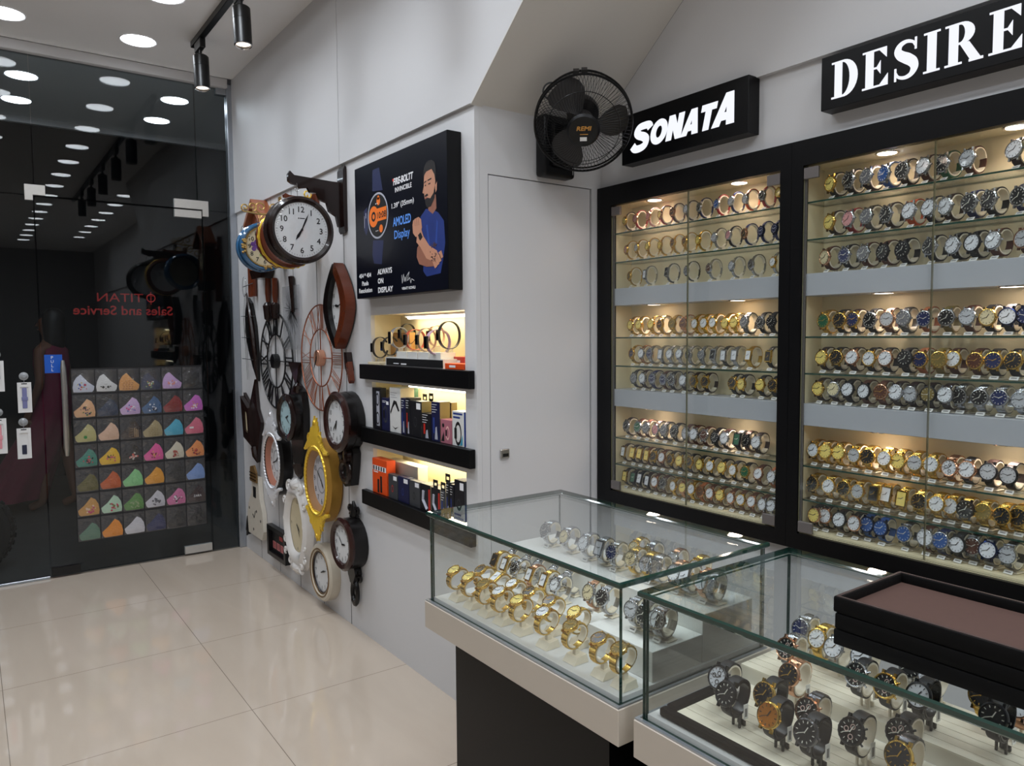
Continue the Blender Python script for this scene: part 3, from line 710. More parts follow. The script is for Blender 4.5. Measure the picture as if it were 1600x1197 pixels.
# ================================================================ COUNTERS
CY0, CY1 = 1.05, 1.535
step_mat = M('white_acrylic_step', (222, 222, 218), 0.25, nvar=0.01)
in_floor = M('counter_floor_white', (216, 216, 214), 0.35, nvar=0.01)
def counter(x0, x1, label, bx0):
    t = thing('display_counter', label, 'display counter', ((x0+x1)/2, (CY0+CY1)/2, 0)); ox, oy, oz = t.location
    def P(name, mb, par=t, **k):
        mb.v = [(a-ox, b_-oy, c) for a, b_, c in mb.v]; return mb.build(name, par, **k)
    b = MB(black_gloss); b.bx(bx0, x1-0.05, CY0+0.02, CY1-0.02, 0, 0.612); P('base_cabinet', b, smooth=False)
    b = MB(counter_white); b.bbox(x0-0.012, x1+0.012, CY0-0.014, CY1+0.014, 0.612, 0.690, 0.0015); P('plinth', b, smooth=False)
    b = MB(in_floor); b.bx(x0+0.007, x1-0.007, CY0+0.007, CY1-0.007, 0.6905, 0.702); P('display_floor', b, smooth=False)
    b = MB(alu); b.bx(x0-0.010, x1+0.010, CY0-0.012, CY0-0.004, 0.6905, 0.694); b.bx(x0-0.010, x0-0.004, CY0-0.004, CY1, 0.6905, 0.694); b.bx(x1+0.004, x1+0.010, CY0-0.004, CY1, 0.6905, 0.694)
    P('edge_strip', b, smooth=False)
    for nm, a in (('front_glass', (x0, x1, CY0, CY0+0.008)), ('back_glass', (x0, x1, CY1-0.006, CY1)), ('side_glass', (x0, x0+0.008, CY0+0.0085, CY1-0.0065)), ('side_glass', (x1-0.008, x1, CY0+0.0085, CY1-0.0065))):
        b = MB(); pane(b, *a, 0.6905, 0.936, glass, glass_edge_dark); P(nm, b, smooth=False)
    b = MB(); bevel_pane(b, x0-0.008, x1+0.008, CY0-0.008, CY1+0.008, 0.9365, 0.950, 0.0032, glass, glass_edge_dark); P('glass_top', b, smooth=False)
    return t
counter(-1.845, -1.076, 'glass counter nearest the clock wall, full of gold and silver watches', -1.745)
counter(-1.010, -0.22, 'nearer glass counter at the bottom right with trays on top', -0.985)
def riser(x0, x1, y0, y1, z0, z1, lab):
    b = MB(step_mat); b.bbox(x0, x1, y0, y1, z0+0.0003, z1, 0.001); o = b.build('display_riser', None, smooth=False); tag(o, lab, 'display riser'); return o
riser(-1.292, -1.088, 1.160, 1.322, 0.702, 0.770, 'white acrylic block under silver watches at the right end of the far counter')
riser(-1.83, -1.300, 1.205, 1.322, 0.702, 0.738, 'low white riser behind the gold watches in the far counter')
riser(-1.83, -1.088, 1.3235, 1.505, 0.702, 0.815, 'tall white riser along the back of the far counter')
cream = M('ribbed_cream_board', (216, 208, 188), 0.45)
def ribbed(x0, x1, y0, y1, z0, z1, lab):
    b = MB(cream); n = max(1, round((y1-y0)/0.026)); d = (y1-y0)/n
    b.bx(x0, x1, y0, y1, z0+0.0003, z1-0.002)
    for i in range(n): b.bx(x0, x1, y0+i*d+0.0007, y0+(i+1)*d-0.0007, z1-0.002, z1)
    o = b.build('display_board', None, smooth=False); tag(o, lab, 'display board'); return o
ribbed(-0.957, -0.25, 1.089, 1.30, 0.702, 0.716, 'ribbed cream board inside the black velvet frame in the near counter')
ribbed(-0.985, -0.25, 1.325, 1.50, 0.702, 0.738, 'raised ribbed cream board at the back of the near counter')
velvet = M('black_velvet', (15, 13, 13), 0.9, spec=0.1, nscale=200, nvar=0.2)
b = MB(velvet)
b.bbox(-0.985, -0.235, 1.068, 1.088, 0.7025, 0.720, 0.004); b.bbox(-0.985, -0.958, 1.0885, 1.3005, 0.7025, 0.722, 0.004); b.bbox(-0.2495, -0.235, 1.0885, 1.3005, 0.7025, 0.722, 0.004)
o = b.build('velvet_frame', None); tag(o, 'black velvet tray rim around the cream board in the near counter', 'tray frame')
# three stacked trays on the near counter
tray_out = M('black_tray_leather', (9, 8, 8), 0.6, spec=0.15, nscale=180, nvar=0.2, bump=0.1); tray_in = M('brown_suede', (78, 58, 52), 0.8, spec=0.2, nscale=90, nvar=0.06); tray_rim = M('brown_stitched_rim', (50, 36, 34), 0.5)
x0, x1, y0, y1 = -0.648, -0.25, 1.108, 1.318
for i, lab in enumerate(('black presentation tray at the bottom of the stack', 'black presentation tray in the middle of the stack', 'brown-lined black presentation tray on top of the stack')):
    z = 0.9505+i*0.0265; j = (0, 0.002, -0.001)[i]
    t = thing('presentation_tray', lab+' on the near counter', 'tray', ((x0+x1)/2+j, (y0+y1)/2, z), (0, 0, 0)); hw, hd = (x1-x0)/2, (y1-y0)/2; w = 0.010
    b = MB(tray_out)
    b.bbox(-hw, hw, -hd, -hd+w, 0, 0.026, 0.003, seg=2); b.bbox(-hw, hw, hd-w, hd, 0, 0.026, 0.003, seg=2)
    b.bbox(-hw, -hw+w, -hd+0.002, hd-0.002, 0, 0.0259, 0.003, seg=2); b.bbox(hw-w, hw, -hd+0.002, hd-0.002, 0, 0.0259, 0.003, seg=2)
    b.bx(-hw+0.004, hw-0.004, -hd+0.004, hd-0.004, 0.001, 0.006); b.build('body', t)
    if i == 2:
        b = MB(tray_in); b.bx(-hw+w, hw-w, -hd+w, hd-w, 0.0062, 0.010); b.build('lining', t)
        b = MB(tray_rim)
        for a in ((-hw+0.003, hw-0.003, -hd+0.0025, -hd+0.0075), (-hw+0.003, hw-0.003, hd-0.0075, hd-0.0025), (-hw+0.0025, -hw+0.0075, -hd+0.0075, hd-0.0075), (hw-0.0075, hw-0.0025, -hd+0.0075, hd-0.0075)): b.bx(*a, 0.0255, 0.0264)
        b.build('piping', t)

# ================================================================ WALL FAN
fz = Vector((0.66, -0.57, -0.60)).normalized(); fx = Vector((0, 0, 1)).cross(fz).normalized(); fy = fz.cross(fx)
fc = Vector((-2.035, 1.803, 2.197))
t = thing('wall_fan', 'black caged wall fan mounted high on the door wall', 'fan', (XD+0.0005, 1.87, 2.17), SIDEROT)
inv = (T(*t.location) @ Euler(SIDEROT).to_matrix().to_4x4()).inverted()
FM = inv @ Matrix(((fx.x, fy.x, fz.x, fc.x), (fx.y, fy.y, fz.y, fc.y), (fx.z, fy.z, fz.z, fc.z), (0, 0, 0, 1)))
fanblk = M('fan_black', (11, 11, 13), 0.35, spec=0.3)
b = MB(fanblk); b.bbox(-0.080, 0.075, -0.115, 0.115, 0, 0.06, 0.014, seg=3); b.bbox(-0.05, 0.05, -0.08, 0.085, 0.05, 0.085, 0.012, seg=2)
b.use(steel); b.box((0.06, -0.07, 0.0605), (0.003, 0.06, 0.001)); b.build('base', t)
b = MB(fanblk); R_ = 0.172
b.torus(R_, 0.0045, FM, n=56, k=8); b.torus(R_+0.001, 0.0035, FM @ T(0, 0, -0.03), n=56, k=6)
b.torus(0.128, 0.0014, FM @ T(0, 0, 0.047), n=48, k=5); b.torus(0.165, 0.0012, FM @ T(0, 0, -0.075), n=48, k=5)
nw = 78
for i in range(nw):
    a = 2*PI*i/nw; ca, sa = math.cos(a), math.sin(a)
    tw = 0.35
    pr = [(R_, 0.0, 0), (0.162, 0.020, 0.04), (0.140, 0.040, 0.09), (0.10, 0.054, 0.18), (0.052, 0.060, 0.28)]
    b.tube([(r*math.cos(a+q), r*math.sin(a+q), z) for r, z, q in pr], 0.00085, 3, m=FM)
for i in range(nw):
    a = 2*PI*i/nw
    pr = [(R_, -0.028, 0), (0.162, -0.06, -0.05), (0.14, -0.085, -0.15), (0.10, -0.10, -0.25), (0.055, -0.105, -0.35)]
    b.tube([(r*math.cos(a+q), r*math.sin(a+q), z) for r, z, q in pr], 0.0009, 3, m=FM)
b.box((0.003, R_+0.006, -0.012), (0.020, 0.016, 0.03), FM); b.box((-0.025, R_+0.004, -0.012), (0.020, 0.014, 0.03), FM)
b.build('cage', t)
b = MB(M('fan_blade_grey', (44, 42, 42), 0.45))
for k in range(3):
    a0 = PI/2+0.35+k*2*PI/3; g_ = []
    for i in range(7):
        r = 0.035+0.125*i/6; wv = [0.25, 0.42, 0.52, 0.55, 0.53, 0.46, 0.30][i]
        for j in range(7):
            q = -wv+2*wv*j/6+0.25*i/6; g_.append((r*math.cos(a0+q), r*math.sin(a0+q), -0.02+0.05*(j/6-0.5)*(0.6+0.4*i/6)))
    g2 = [(x, y, z-0.003) for x, y, z in g_]; F = [(i*7+j, (i+1)*7+j, (i+1)*7+j+1, i*7+j+1) for i in range(6) for j in range(6)]
    b.add(g_, F, FM); b.add(g2, [f[::-1] for f in F], FM)
b.cyl((0, 0, -0.05), (0, 0, 0.012), 0.036, m=FM, n=24)
b.build('blades', t)
b = MB(fanblk); b.lathe([(0.056, 0.052), (0.058, 0.06), (0.05, 0.068), (0, 0.071)], 32, FM)
b.use(M('fan_gold_print', (196, 140, 60), 0.5)); b.text('REMI', 0.002, 0.010, h=0.014, w=0.048, z=0.0722, m=FM, bold=0.0008, shear=0.2)
b.rect(-0.012, 0.016, -0.012, -0.009, 0.0722, FM)
b.use(paper); b.rect(-0.012, 0.012, -0.034, -0.020, 0.0724, FM); b.build('badge_hub', t)
b = MB(fanblk); b.lathe([(0, -0.19), (0.03, -0.188), (0.052, -0.17), (0.06, -0.13), (0.058, -0.10), (0.03, -0.092), (0, -0.09)], 24, FM)
m_end = FM @ Vector((0, 0, -0.15)); b.cyl((0.0, 0.03, 0.06), m_end, 0.018); b.build('motor', t)
b = MB(blk_plastic)
b.torus(0.030, 0.0032, inv @ T(-2.10, 1.712, 2.312) @ RZ(PI/4+0.2) @ RX(PI/2), n=32, k=6); b.build('cord_loop', t)
# ================================================================ CLOCKS
def hands(b, h, m, L, z, col=None, w=0.006):
    if col: b.use(col)
    for a, l, ww in ((PI/2-2*PI*(h % 12)/12-2*PI*m/720, L*0.62, w*1.5), (PI/2-2*PI*m/60, L*0.92, w)):
        c, s_ = math.cos(a), math.sin(a)
        b.flat([(-0.15*l*c-ww*0.4*s_*-1, -0.15*l*s_-ww*0.4*c), (0.6*l*c+ww*s_*0.8, 0.6*l*s_-ww*c*0.8), (l*c, l*s_), (0.6*l*c-ww*s_*0.8, 0.6*l*s_+ww*c*0.8), (-0.15*l*c-ww*0.4*s_, -0.15*l*s_+ww*0.4*c)], z); z += 0.0006
    b.disc(w*1.1, z+0.0004, 12)
def numerals(b, R, h, z, sx=1.0, sy=1.0, roman=False, only=None, bold=0.0):
    rn = ['XII', 'I', 'II', 'III', 'IV', 'V', 'VI', 'VII', 'VIII', 'IX', 'X', 'XI']
    for i in range(12):
        if only and i not in only: continue
        a = PI/2-2*PI*i/12
        b.text(rn[i] if roman else str(i or 12), R*math.cos(a)*sx, R*math.sin(a)*sy, h=h, z=z, bold=bold)
def ticks(b, R, z, n=60, l=0.006, w=0.0012, sx=1.0, sy=1.0):
    for i in range(n):
        a = 2*PI*i/n; k = 1.6 if i % 5 == 0 else 1
        b.bar((R*math.cos(a)*sx, R*math.sin(a)*sy), ((R-l*k)*math.cos(a)*sx, (R-l*k)*math.sin(a)*sy), w*k, z-0.0001, z)
def wallclock(name, label, x, z, y=YK, rot=WALLROT, cat='wall clock', group=None):
    return thing(name, label, cat, (x, y-0.0005, z), rot, group)
def dialpart(t, R, z, mat, h, m, sx=1, sy=1, nh=0.02, roman=False, only=None, nr=0.78, hc=None, tick=True, w=0.005, bold=0.0, extra=None):
    b = MB(mat); b.disc(R, z, 48, sx=sx, sy=sy); b.use(dark_print)
    numerals(b, R*nr, nh, z+0.0006, sx, sy, roman, only, bold)
    if tick: ticks(b, R*0.96, z+0.0006, sx=sx, sy=sy)
    if extra: extra(b, z+0.0008)
    d = b.build('dial', t, smooth=False)
    b = MB(hc or blk_metal); hands(b, h, m, R*0.72*min(sx, sy), z+0.0025, w=w); b.build('hands', d, smooth=False)
    return d

# ---- double-sided station clocks hanging from brackets (faces turned towards +X)
def bracket(t, mat, out, h, k=1.0, scroll=False):
    """wall plate and scalloped arm; local x right(+Y wall side at 0), y up, z towards the viewer"""
    b = MB(mat)
    b.prism([(-0.012, -h*0.5), (-0.004, -h*0.54), (0.004, -h*0.5), (0.004, h*0.5), (-0.004, h*0.54), (-0.014, h*0.46), (-0.016, h*0.2), (-0.016, -h*0.3)], -0.035, 0.035)
    b.build('wall_plate', t)
    b = MB(mat); pts = [(-0.015, h*0.27), (-0.06, h*0.27), (-out+0.03, h*0.30), (-out+0.01, h*0.36), (-out, h*0.30), (-out+0.002, h*0.20), (-out+0.02, h*0.16)]
    n = 9
    for i in range(n+1):
        u = i/n; x = -out+0.04+(out-0.065)*u; y = h*0.13-h*0.55*(u**2.2); sc = 0.006*(-1 if i % 2 else 1)
        pts.append((x+sc, y+sc))
    pts += [(-0.012, -h*0.44)]
    b.prism(pts, -0.010, 0.010); b.build('arm', t)
def hanging_clock(label, X, cy, cz, R, rimm, bodym, thick, dialm, trim=None, decor=None, numer=True, h=7, m=4):
    t = thing('hanging_clock', label, 'double-sided clock', (X, cy, cz), SIDEROT)
    b = MB(rimm)
    for s_ in (1, -1):
        mm = T(0, 0, 0) if s_ > 0 else RX(PI)
        b.lathe([(R*0.80, thick/2-0.006), (R*0.82, thick/2+0.004), (R*0.90, thick/2+0.012), (R*0.985, thick/2+0.004), (R, thick/2-0.012), (R*0.94, thick/2-0.026)], 56, mm)
    b.use(bodym); b.lathe([(R*0.94, thick/2-0.024), (R*0.90, thick/4), (R*0.90, -thick/4), (R*0.94, -thick/2+0.024)], 56)
    b.build('case', t)
    if trim:
        b = MB(trim); b.torus(R*0.985, 0.005, T(0, 0, 0.0), n=64, k=6, bump=0.5, bn=22); b.build('gilt_band', t)
    dialpart(t, R*0.81, thick/2-0.002, dialm, h, m, nh=R*0.165, nr=0.74, w=R*0.035, bold=0.0006 if numer else 0, extra=decor)
    b = MB(MG('clock_glass', (1, 1, 1), 0.04)); b.lathe([(0, thick/2+0.006), (R*0.6, thick/2+0.005), (R*0.81, thick/2)], 40); b.build('glass_cover', t)
    return t
# plain wood one
b_x = -3.452
t = thing('clock_bracket', 'dark carved bracket arm high on the clock wall nearest the poster', 'clock bracket', (b_x, YK-0.0052, 2.112), SIDEROT); bracket(t, wood_dark, 0.275, 0.30)
def brandmark(b, z): b.rect(-0.016, -0.011, 0.050, 0.055, z); b.rect(-0.008, 0.016, 0.051, 0.055, z)
hanging_clock('large dark-rimmed double-sided clock with black numerals hanging from the bracket', -3.43, 1.276, 1.944, 0.156, wood_dark, wood_dark, 0.075, dial_white, decor=brandmark)
b = MB(chrome); b.torus(0.008, 0.0015, T(-3.4425, 1.276, 2.135) @ RY(PI/2), n=16, k=5); b.tube([(-3.4425, 1.276, 2.165), (-3.4425, 1.279, 2.150), (-3.4425, 1.276, 2.130), (-3.438, 1.276, 2.0975)], 0.0016, 5)
o = b.build('hanging_hook', None); tag(o, 'small wire hook between the dark bracket and its round clock', 'hook')
# brown and gilt one behind it
t = thing('clock_bracket', 'red-brown bracket with carved gilt rosette behind the dark clock', 'clock bracket', (-3.80, YK-0.0052, 2.135), SIDEROT); bracket(t, wood_red, 0.175, 0.13)
b = MB(gold_paint)
for i in range(9): b.tube([(-0.05-0.006*math.cos(a_)*k_/3, 0.03+0.02*k_*math.sin(a_)/2, 0.012) for a_ in [j*PI/4+i for j in range(3)] for k_ in (1, 2)], 0.002, 4)
b.torus(0.018, 0.004, T(-0.05, 0.05, 0.014), n=20, k=5, bump=0.5, bn=8); b.build('gilt_rosette', t)
hanging_clock('brown double-sided clock with gilt filigree band behind the dark one', -3.80, 1.352, 1.952, 0.150, wood_red, wood_red, 0.085, dial_white, trim=gold_paint)
b = MB(gold_paint); b.torus(0.1485, 0.005, n=64, k=6, bump=0.6, bn=30, m=T(0, 0, 0)); o = b.build('gilt_filigree', bpy.data.objects['hanging_clock.001'], (0, 0, 0.024)); b = MB(chrome); b.tube([(0, 0.148, 0), (0, 0.166, 0), (0, 0.176, 0)], 0.002, 5); b.build('hanging_ring', bpy.data.objects['hanging_clock.001'])
# blue floral one
blue_en = M('blue_enamel', (44, 92, 132), 0.15, coat=0.8, nscale=10, nvar=0.2)
def floral(b, z):
    for mt, c, pts in ((M('print_violet', (104, 60, 140), 0.5), 0, ((-0.05, 0.0), (-0.065, 0.012), (-0.038, 0.014), (-0.06, -0.014), (-0.035, -0.01), (-0.045, 0.025))), (M('print_leaf', (150, 178, 84), 0.5), 0, ((-0.02, -0.045), (0.0, -0.055), (0.02, -0.045), (0.03, 0.02))), (M('print_ochre', (206, 150, 60), 0.5), 0, ((-0.02, 0.035), (0.01, 0.03)))):
        b.use(mt)
        for i, (x, y) in enumerate(pts): b.disc(0.010+0.003*(i % 2), z+i*0.0001, 10, cx=x, cy=y)
t5 = hanging_clock('blue enamel double-sided clock with gold flowers and painted dial', -4.30, 1.384, 1.959, 0.138, blue_en, blue_en, 0.08, dial_cream, decor=floral)
b = MB(M('antique_gold', (196, 160, 96), 0.3, metal=0.7))
random.seed(11)
for a0 in (PI, -PI/2+0.25, PI/2, 0.1):
    for i in range(16):
        a = a0+random.uniform(-0.30, 0.30); r = 0.120+random.uniform(-0.012, 0.010)
        b.lathe([(0, 0.012), (0.006, 0.010), (0.008, 0.003), (0.007, 0)], 6, T(r*math.cos(a), r*math.sin(a), 0.047))
b.torus(0.110, 0.004, n=48, k=6, z=0.046, bump=0.3, bn=24); b.build('gold_flowers', t5)
t = thing('clock_bracket', 'gold scrollwork bracket above the blue clock', 'clock bracket', (-4.36, YK-0.0042, 2.125), SIDEROT)
b = MB(M('antique_gold', (196, 160, 96), 0.3))
def scroll(cx, cy, r, turns, a0, d=1, m=24): return [(cx+r*(1-i/m*0.85)*math.cos(a0+d*turns*2*PI*i/m), cy+r*(1-i/m*0.85)*math.sin(a0+d*turns*2*PI*i/m), 0) for i in range(m+1)]
b.prism([(-0.002, -0.10), (0.003, -0.10), (0.003, 0.14), (-0.002, 0.14)], -0.02, 0.02)
b.tube([(0, 0.02, 0), (-0.06, 0.035, 0), (-0.13, 0.03, 0), (-0.20, 0.04, 0)], 0.005, 6)
for cx, cy, r, a0, d in ((-0.20, 0.062, 0.024, -PI/2, -1), (-0.04, 0.07, 0.036, -PI/2, 1), (-0.11, 0.07, 0.036, -PI/2, -1), (-0.04, -0.02, 0.036, PI/2, -1), (-0.16, 0.07, 0.028, -PI/2, 1), (-0.09, 0.0, 0.028, PI/2, 1)):
    b.tube(scroll(cx, cy, r, 1.3, a0, d), 0.0045, 6)
b.tube([(-0.126, 0.03, 0.0), (-0.126, -0.020, 0.03)], 0.002, 5)
b.build('scrollwork', t)

# ---- skeleton clocks with roman numerals
def skeleton(name, label, x, z, mat, R=0.287, r=0.160, tube=0.0055, y0=0.012, face=None, h=6, m=40, wire=False):
    t = wallclock(name, label, x, z)
    b = MB(mat); b.torus(R, tube, n=72, k=8, z=y0); b.build('outer_ring', t)
    b = MB(mat); b.torus(r, tube, n=56, k=8, z=y0); b.build('inner_ring', t)
    b = MB(mat); rn = ['XII', 'I', 'II', 'III', 'IV', 'V', 'VI', 'VII', 'VIII', 'IX', 'X', 'XI']
    for i, s_ in enumerate(rn):
        a = PI/2-2*PI*i/12; mm = RZ(a-PI/2); hh = 0.046; r0, r1 = r+0.002, R-0.002; w = 0.0085
        wid = {'I': 0.022, 'V': 0.046, 'X': 0.046}; tot = sum(wid[c] for c in s_); xx = -tot/2
        for c in s_:
            q = xx+wid[c]/2
            if wire:
                q0, q1 = (q-0.006, q+0.006) if c == 'I' else (q-0.017, q+0.017)
                for e0, e1 in (((q0, r0), (q0, r1)), ((q1, r0), (q1, r1))) if c == 'I' else ((((q0, r1), (q, r0)), ((q1, r1), (q, r0)), ((q0+0.009, r1), (q+0.004, r0+0.03))) if c == 'V' else (((q0, r1), (q1, r0)), ((q1, r1), (q0, r0)))): b.tube([(e0[0], e0[1], y0), (e1[0], e1[1], y0)], 0.0019, 5, m=mm)
                xx += wid[c]; continue
            if c == 'I': b.bar((q, r0), (q, r1), w, y0-0.003, y0+0.003, mm)
            if c == 'V': b.bar((q-0.019, r1), (q, r0), w, y0-0.003, y0+0.003, mm); b.bar((q+0.019, r1), (q, r0), w*0.6, y0-0.003, y0+0.0032, mm)
            if c == 'X': b.bar((q-0.019, r1), (q+0.019, r0), w, y0-0.003, y0+0.003, mm); b.bar((q+0.019, r1), (q-0.019, r0), w*0.6, y0-0.003, y0+0.0032, mm)
            xx += wid[c]
    b.build('roman_numerals', t)
    b = MB(mat)
    for a in (0, PI/2): b.tube([(-r*math.cos(a), -r*math.sin(a), y0), (r*math.cos(a), r*math.sin(a), y0)], 0.0035, 6)
    b.build('cross_rods', t)
    b = MB(face or mat); b.lathe([(0, 0.036), (0.040, 0.036), (0.043, 0.033), (0.043, 0.002), (0, 0.002)], 36); b.build('hub_drum', t)
    b = MB(blk_metal); b.M = T(0, 0, 0); hands(b, h, m, 0.125, 0.038, w=0.005); b.build('hands', t)
    return t
skeleton('skeleton_clock', 'large black metal skeleton wall clock with roman numerals', -4.471, 1.307, blk_metal, h=7, m=0)
skeleton('skeleton_clock', 'large copper wire skeleton wall clock with roman numerals', -3.767, 1.340, copper, R=0.278, r=0.150, tube=0.0040, face=M('copper_drum', (206, 150, 122), 0.3, metal=0.5), h=7, m=0, wire=True)

# ---- teardrop clock in two woods
t = wallclock('teardrop_clock', 'teardrop-shaped wall clock in red-brown and black wood', -3.475, 1.60)
def drop(k, n=24, W=0.125, Hh=0.205):
    P = []
    Hk = Hh*(1 if k > 0.9 else 0.80); Wk = W*k
    for i in range(n+1):
        y = -Hk+2*Hk*i/n; P.append((Wk*(1-abs(y/Hk)**1.7)+0.016*(1 if k > 0.9 else 0.15), y))
    return P+[(-x, y) for x, y in reversed(P)]
b = MB(wood_blk)
o_, i_ = drop(1.0), drop(0.66)
def ringprism(b, o_, i_, z0, z1):
    n = len(o_); vs = [(x, y, z) for z in (z0, z1) for P in (o_, i_) for x, y in P]
    fs = []
    for i in range(n):
        j = (i+1) % n
        fs += [(2*n+i, 2*n+j, 3*n+j, 3*n+i), (i, j, 2*n+j, 2*n+i), (n+j, n+i, 3*n+i, 3*n+j), (j, i, n+i, n+j)]
    b.add(vs, fs)
ringprism(b, o_, i_, 0.002, 0.055); b.build('case', t)
b = MB(wood_red); n = len(o_)
for i in range(0, 24):
    j = (i+1) % n; b.prism([(o_[i][0]*1.06, o_[i][1]*1.02), (o_[j][0]*1.06, o_[j][1]*1.02), (i_[j][0]*0.98, i_[j][1]), (i_[i][0]*0.98, i_[i][1])], 0.010, 0.060)
b.build('red_wood_half', t)
b = MB(dial_white); b.flat(drop(0.70), 0.03); b.use(dark_print); numerals(b, 0.078, 0.019, 0.031, 0.85, 1.35); b.build('dial', t, smooth=False)
b = MB(blk_metal); hands(b, 9, 12, 0.075, 0.034, w=0.006); b.build('hands', t, smooth=False)
b = MB(wood_dark); b.prism([(0.045, -0.225), (0.075, -0.225), (0.10, -0.31), (0.085, -0.34), (0.055, -0.30)], 0.002, 0.03); b.use(wood_red); b.prism([(0.08, -0.28), (0.10, -0.27), (0.125, -0.36), (0.115, -0.375), (0.10, -0.36)], 0.01, 0.035); b.build('pendulum', t)

# ---- black leaf clock with spikes
t = wallclock('leaf_clock', 'black leaf-shaped wall clock with thin spikes beside the glass front', -4.93, 1.47)
b = MB(wood_blk); b.prism([(-0.05, 0.24), (0.02, 0.20), (0.09, 0.05), (0.12, -0.12), (0.11, -0.30), (0.03, -0.22), (-0.06, -0.10), (-0.12, 0.02), (-0.10, 0.14)], 0.002, 0.02); b.build('body', t)
b = MB(wood_dark); b.tube([(-0.06, 0.27, 0.02), (0.02, 0.15, 0.028), (0.08, 0.0, 0.03), (0.115, -0.2, 0.025), (0.12, -0.33, 0.02)], [0.004, 0.014, 0.018, 0.013, 0.003], 8); b.build('spine', t)
b = MB(chrome)
for y in (0.12, -0.02, -0.16): b.tube([(-0.16, y, 0.03), (0.13, y-0.005, 0.034)], 0.0022, 5)
for x in (-0.13, -0.10): b.tube([(x, 0.27, 0.01), (x+0.01, 0.1, 0.026), (x+0.04, -0.3, 0.02)], 0.0018, 5)
b.build('wires', t)

# ---- drop pendulum pieces under the hanging clocks
def dropper(label, x, z, L, mat, head=0.032, cat='clock ornament'):
    t = wallclock('pendulum_ornament', label, x, z, cat=cat)
    b = MB(mat); b.tube([(0, L/2, 0.018), (0.004, L*0.1, 0.02), (0, -L*0.22, 0.018)], [0.016, 0.018, 0.011], 8); b.build('stem', t)
    b = MB(wood_dark); b.lathe([(0, L*0.22), (head*0.6, L*0.17), (head, 0.03), (head*0.75, -0.05), (0, -L*0.26)], 14, T(0, -L*0.28, 0.02) @ RX(-PI/2) @ T(0, 0, 0)); b.build('bob', t)
dropper('red-brown drop pendulum hanging under the blue clock', -4.565, 1.69, 0.28, wood_red)
dropper('short brown drop pendulum beside the longer red-brown one', -4.436, 1.68, 0.24, wood_red, 0.028)
# wooden house-roofed clock, seen behind the blue clock
t = wallclock('cuckoo_clock', 'red-brown house-shaped wall clock behind the blue hanging clock', -4.60, 2.02)
b = MB(wood_red); b.prism([(-0.10, -0.16), (0.10, -0.16), (0.10, 0.12), (0.0, 0.20), (-0.10, 0.12)], 0.002, 0.07); b.build('body', t)
b = MB(M('orange_roof_wood', (150, 84, 50), 0.3, coat=0.4)); b.prism([(-0.145, 0.10), (0.0, 0.225), (0.145, 0.10), (0.15, 0.125), (0.0, 0.26), (-0.15, 0.125)], 0.0, 0.10); b.build('roof', t)
dialpart(t, 0.06, 0.072, dial_cream, 10, 10, nh=0.015)
b = MB(wood_dark); b.prism([(-0.08, -0.215), (0.08, -0.215), (0.12, -0.16), (-0.12, -0.16)], 0.002, 0.08); b.build('plinth_moulding', t)
# brown rod frame by the glass corner
t = wallclock('rack_ornament', 'brown wooden rod ornament with looped wires by the glass corner', -4.90, 1.97, cat='wall ornament')
b = MB(wood_red); b.tube([(0.0, 0.20, 0.02), (0.0, -0.26, 0.02)], 0.016, 8); b.tube([(0.07, 0.12, 0.02), (0.07, -0.26, 0.02)], 0.018, 8); b.build('rods', t)
b = MB(chrome)
for y in (0.14, -0.19):
    b.tube([(-0.11, y, 0.035), (0.12, y+0.01, 0.04)], 0.0028, 5); b.tube([(-0.10+0.04*math.cos(a), y+0.04*math.sin(a)*1.6, 0.03) for a in [i*PI/8 for i in range(17)]], 0.0022, 5)
b.build('wire_loops', t)

# ---- clear glass clock with a black starburst
t = wallclock('glass_clock', 'clear glass wall clock with black starburst between the two skeleton clocks', -4.185, 1.60)
b = MB(MG('clock_pane', (0.95, 0.95, 0.96), 0.06, haze=0.10)); b.bx(-0.135, 0.135, -0.22, 0.14, 0.012, 0.017); b.build('glass_panel', t, smooth=False)
b = MB(blk_metal); random.seed(5)
for i in range(44):
    a = random.uniform(0, 2*PI); r0 = random.uniform(0.0, 0.03); r1 = random.uniform(0.05, 0.16)
    b.bar((r0*math.cos(a)*0.7, r0*math.sin(a)), (r1*math.cos(a)*0.75, r1*math.sin(a)-0.02), 0.003, 0.0175, 0.0182)
b.build('starburst', t, smooth=False)
b = MB(wood_dark); b.tube([(0.03, 0.19, 0.02), (0.04, 0.12, 0.022), (0.05, -0.01, 0.02)], [0.018, 0.014, 0.010], 8); b.build('handle', t)
b = MB(chrome); b.tube([(-0.13, -0.21, 0.02), (-0.13, -0.30, 0.02)], 0.002, 5); b.tube([(0.10, -0.20, 0.02), (0.10, -0.30, 0.02)], 0.002, 5); b.build('suspension_wires', t)
b = MB(wood_dark); b.prism([(-0.03, -0.29), (0.14, -0.29), (0.09, -0.43)], 0.012, 0.03); b.build('triangle_weight', t)

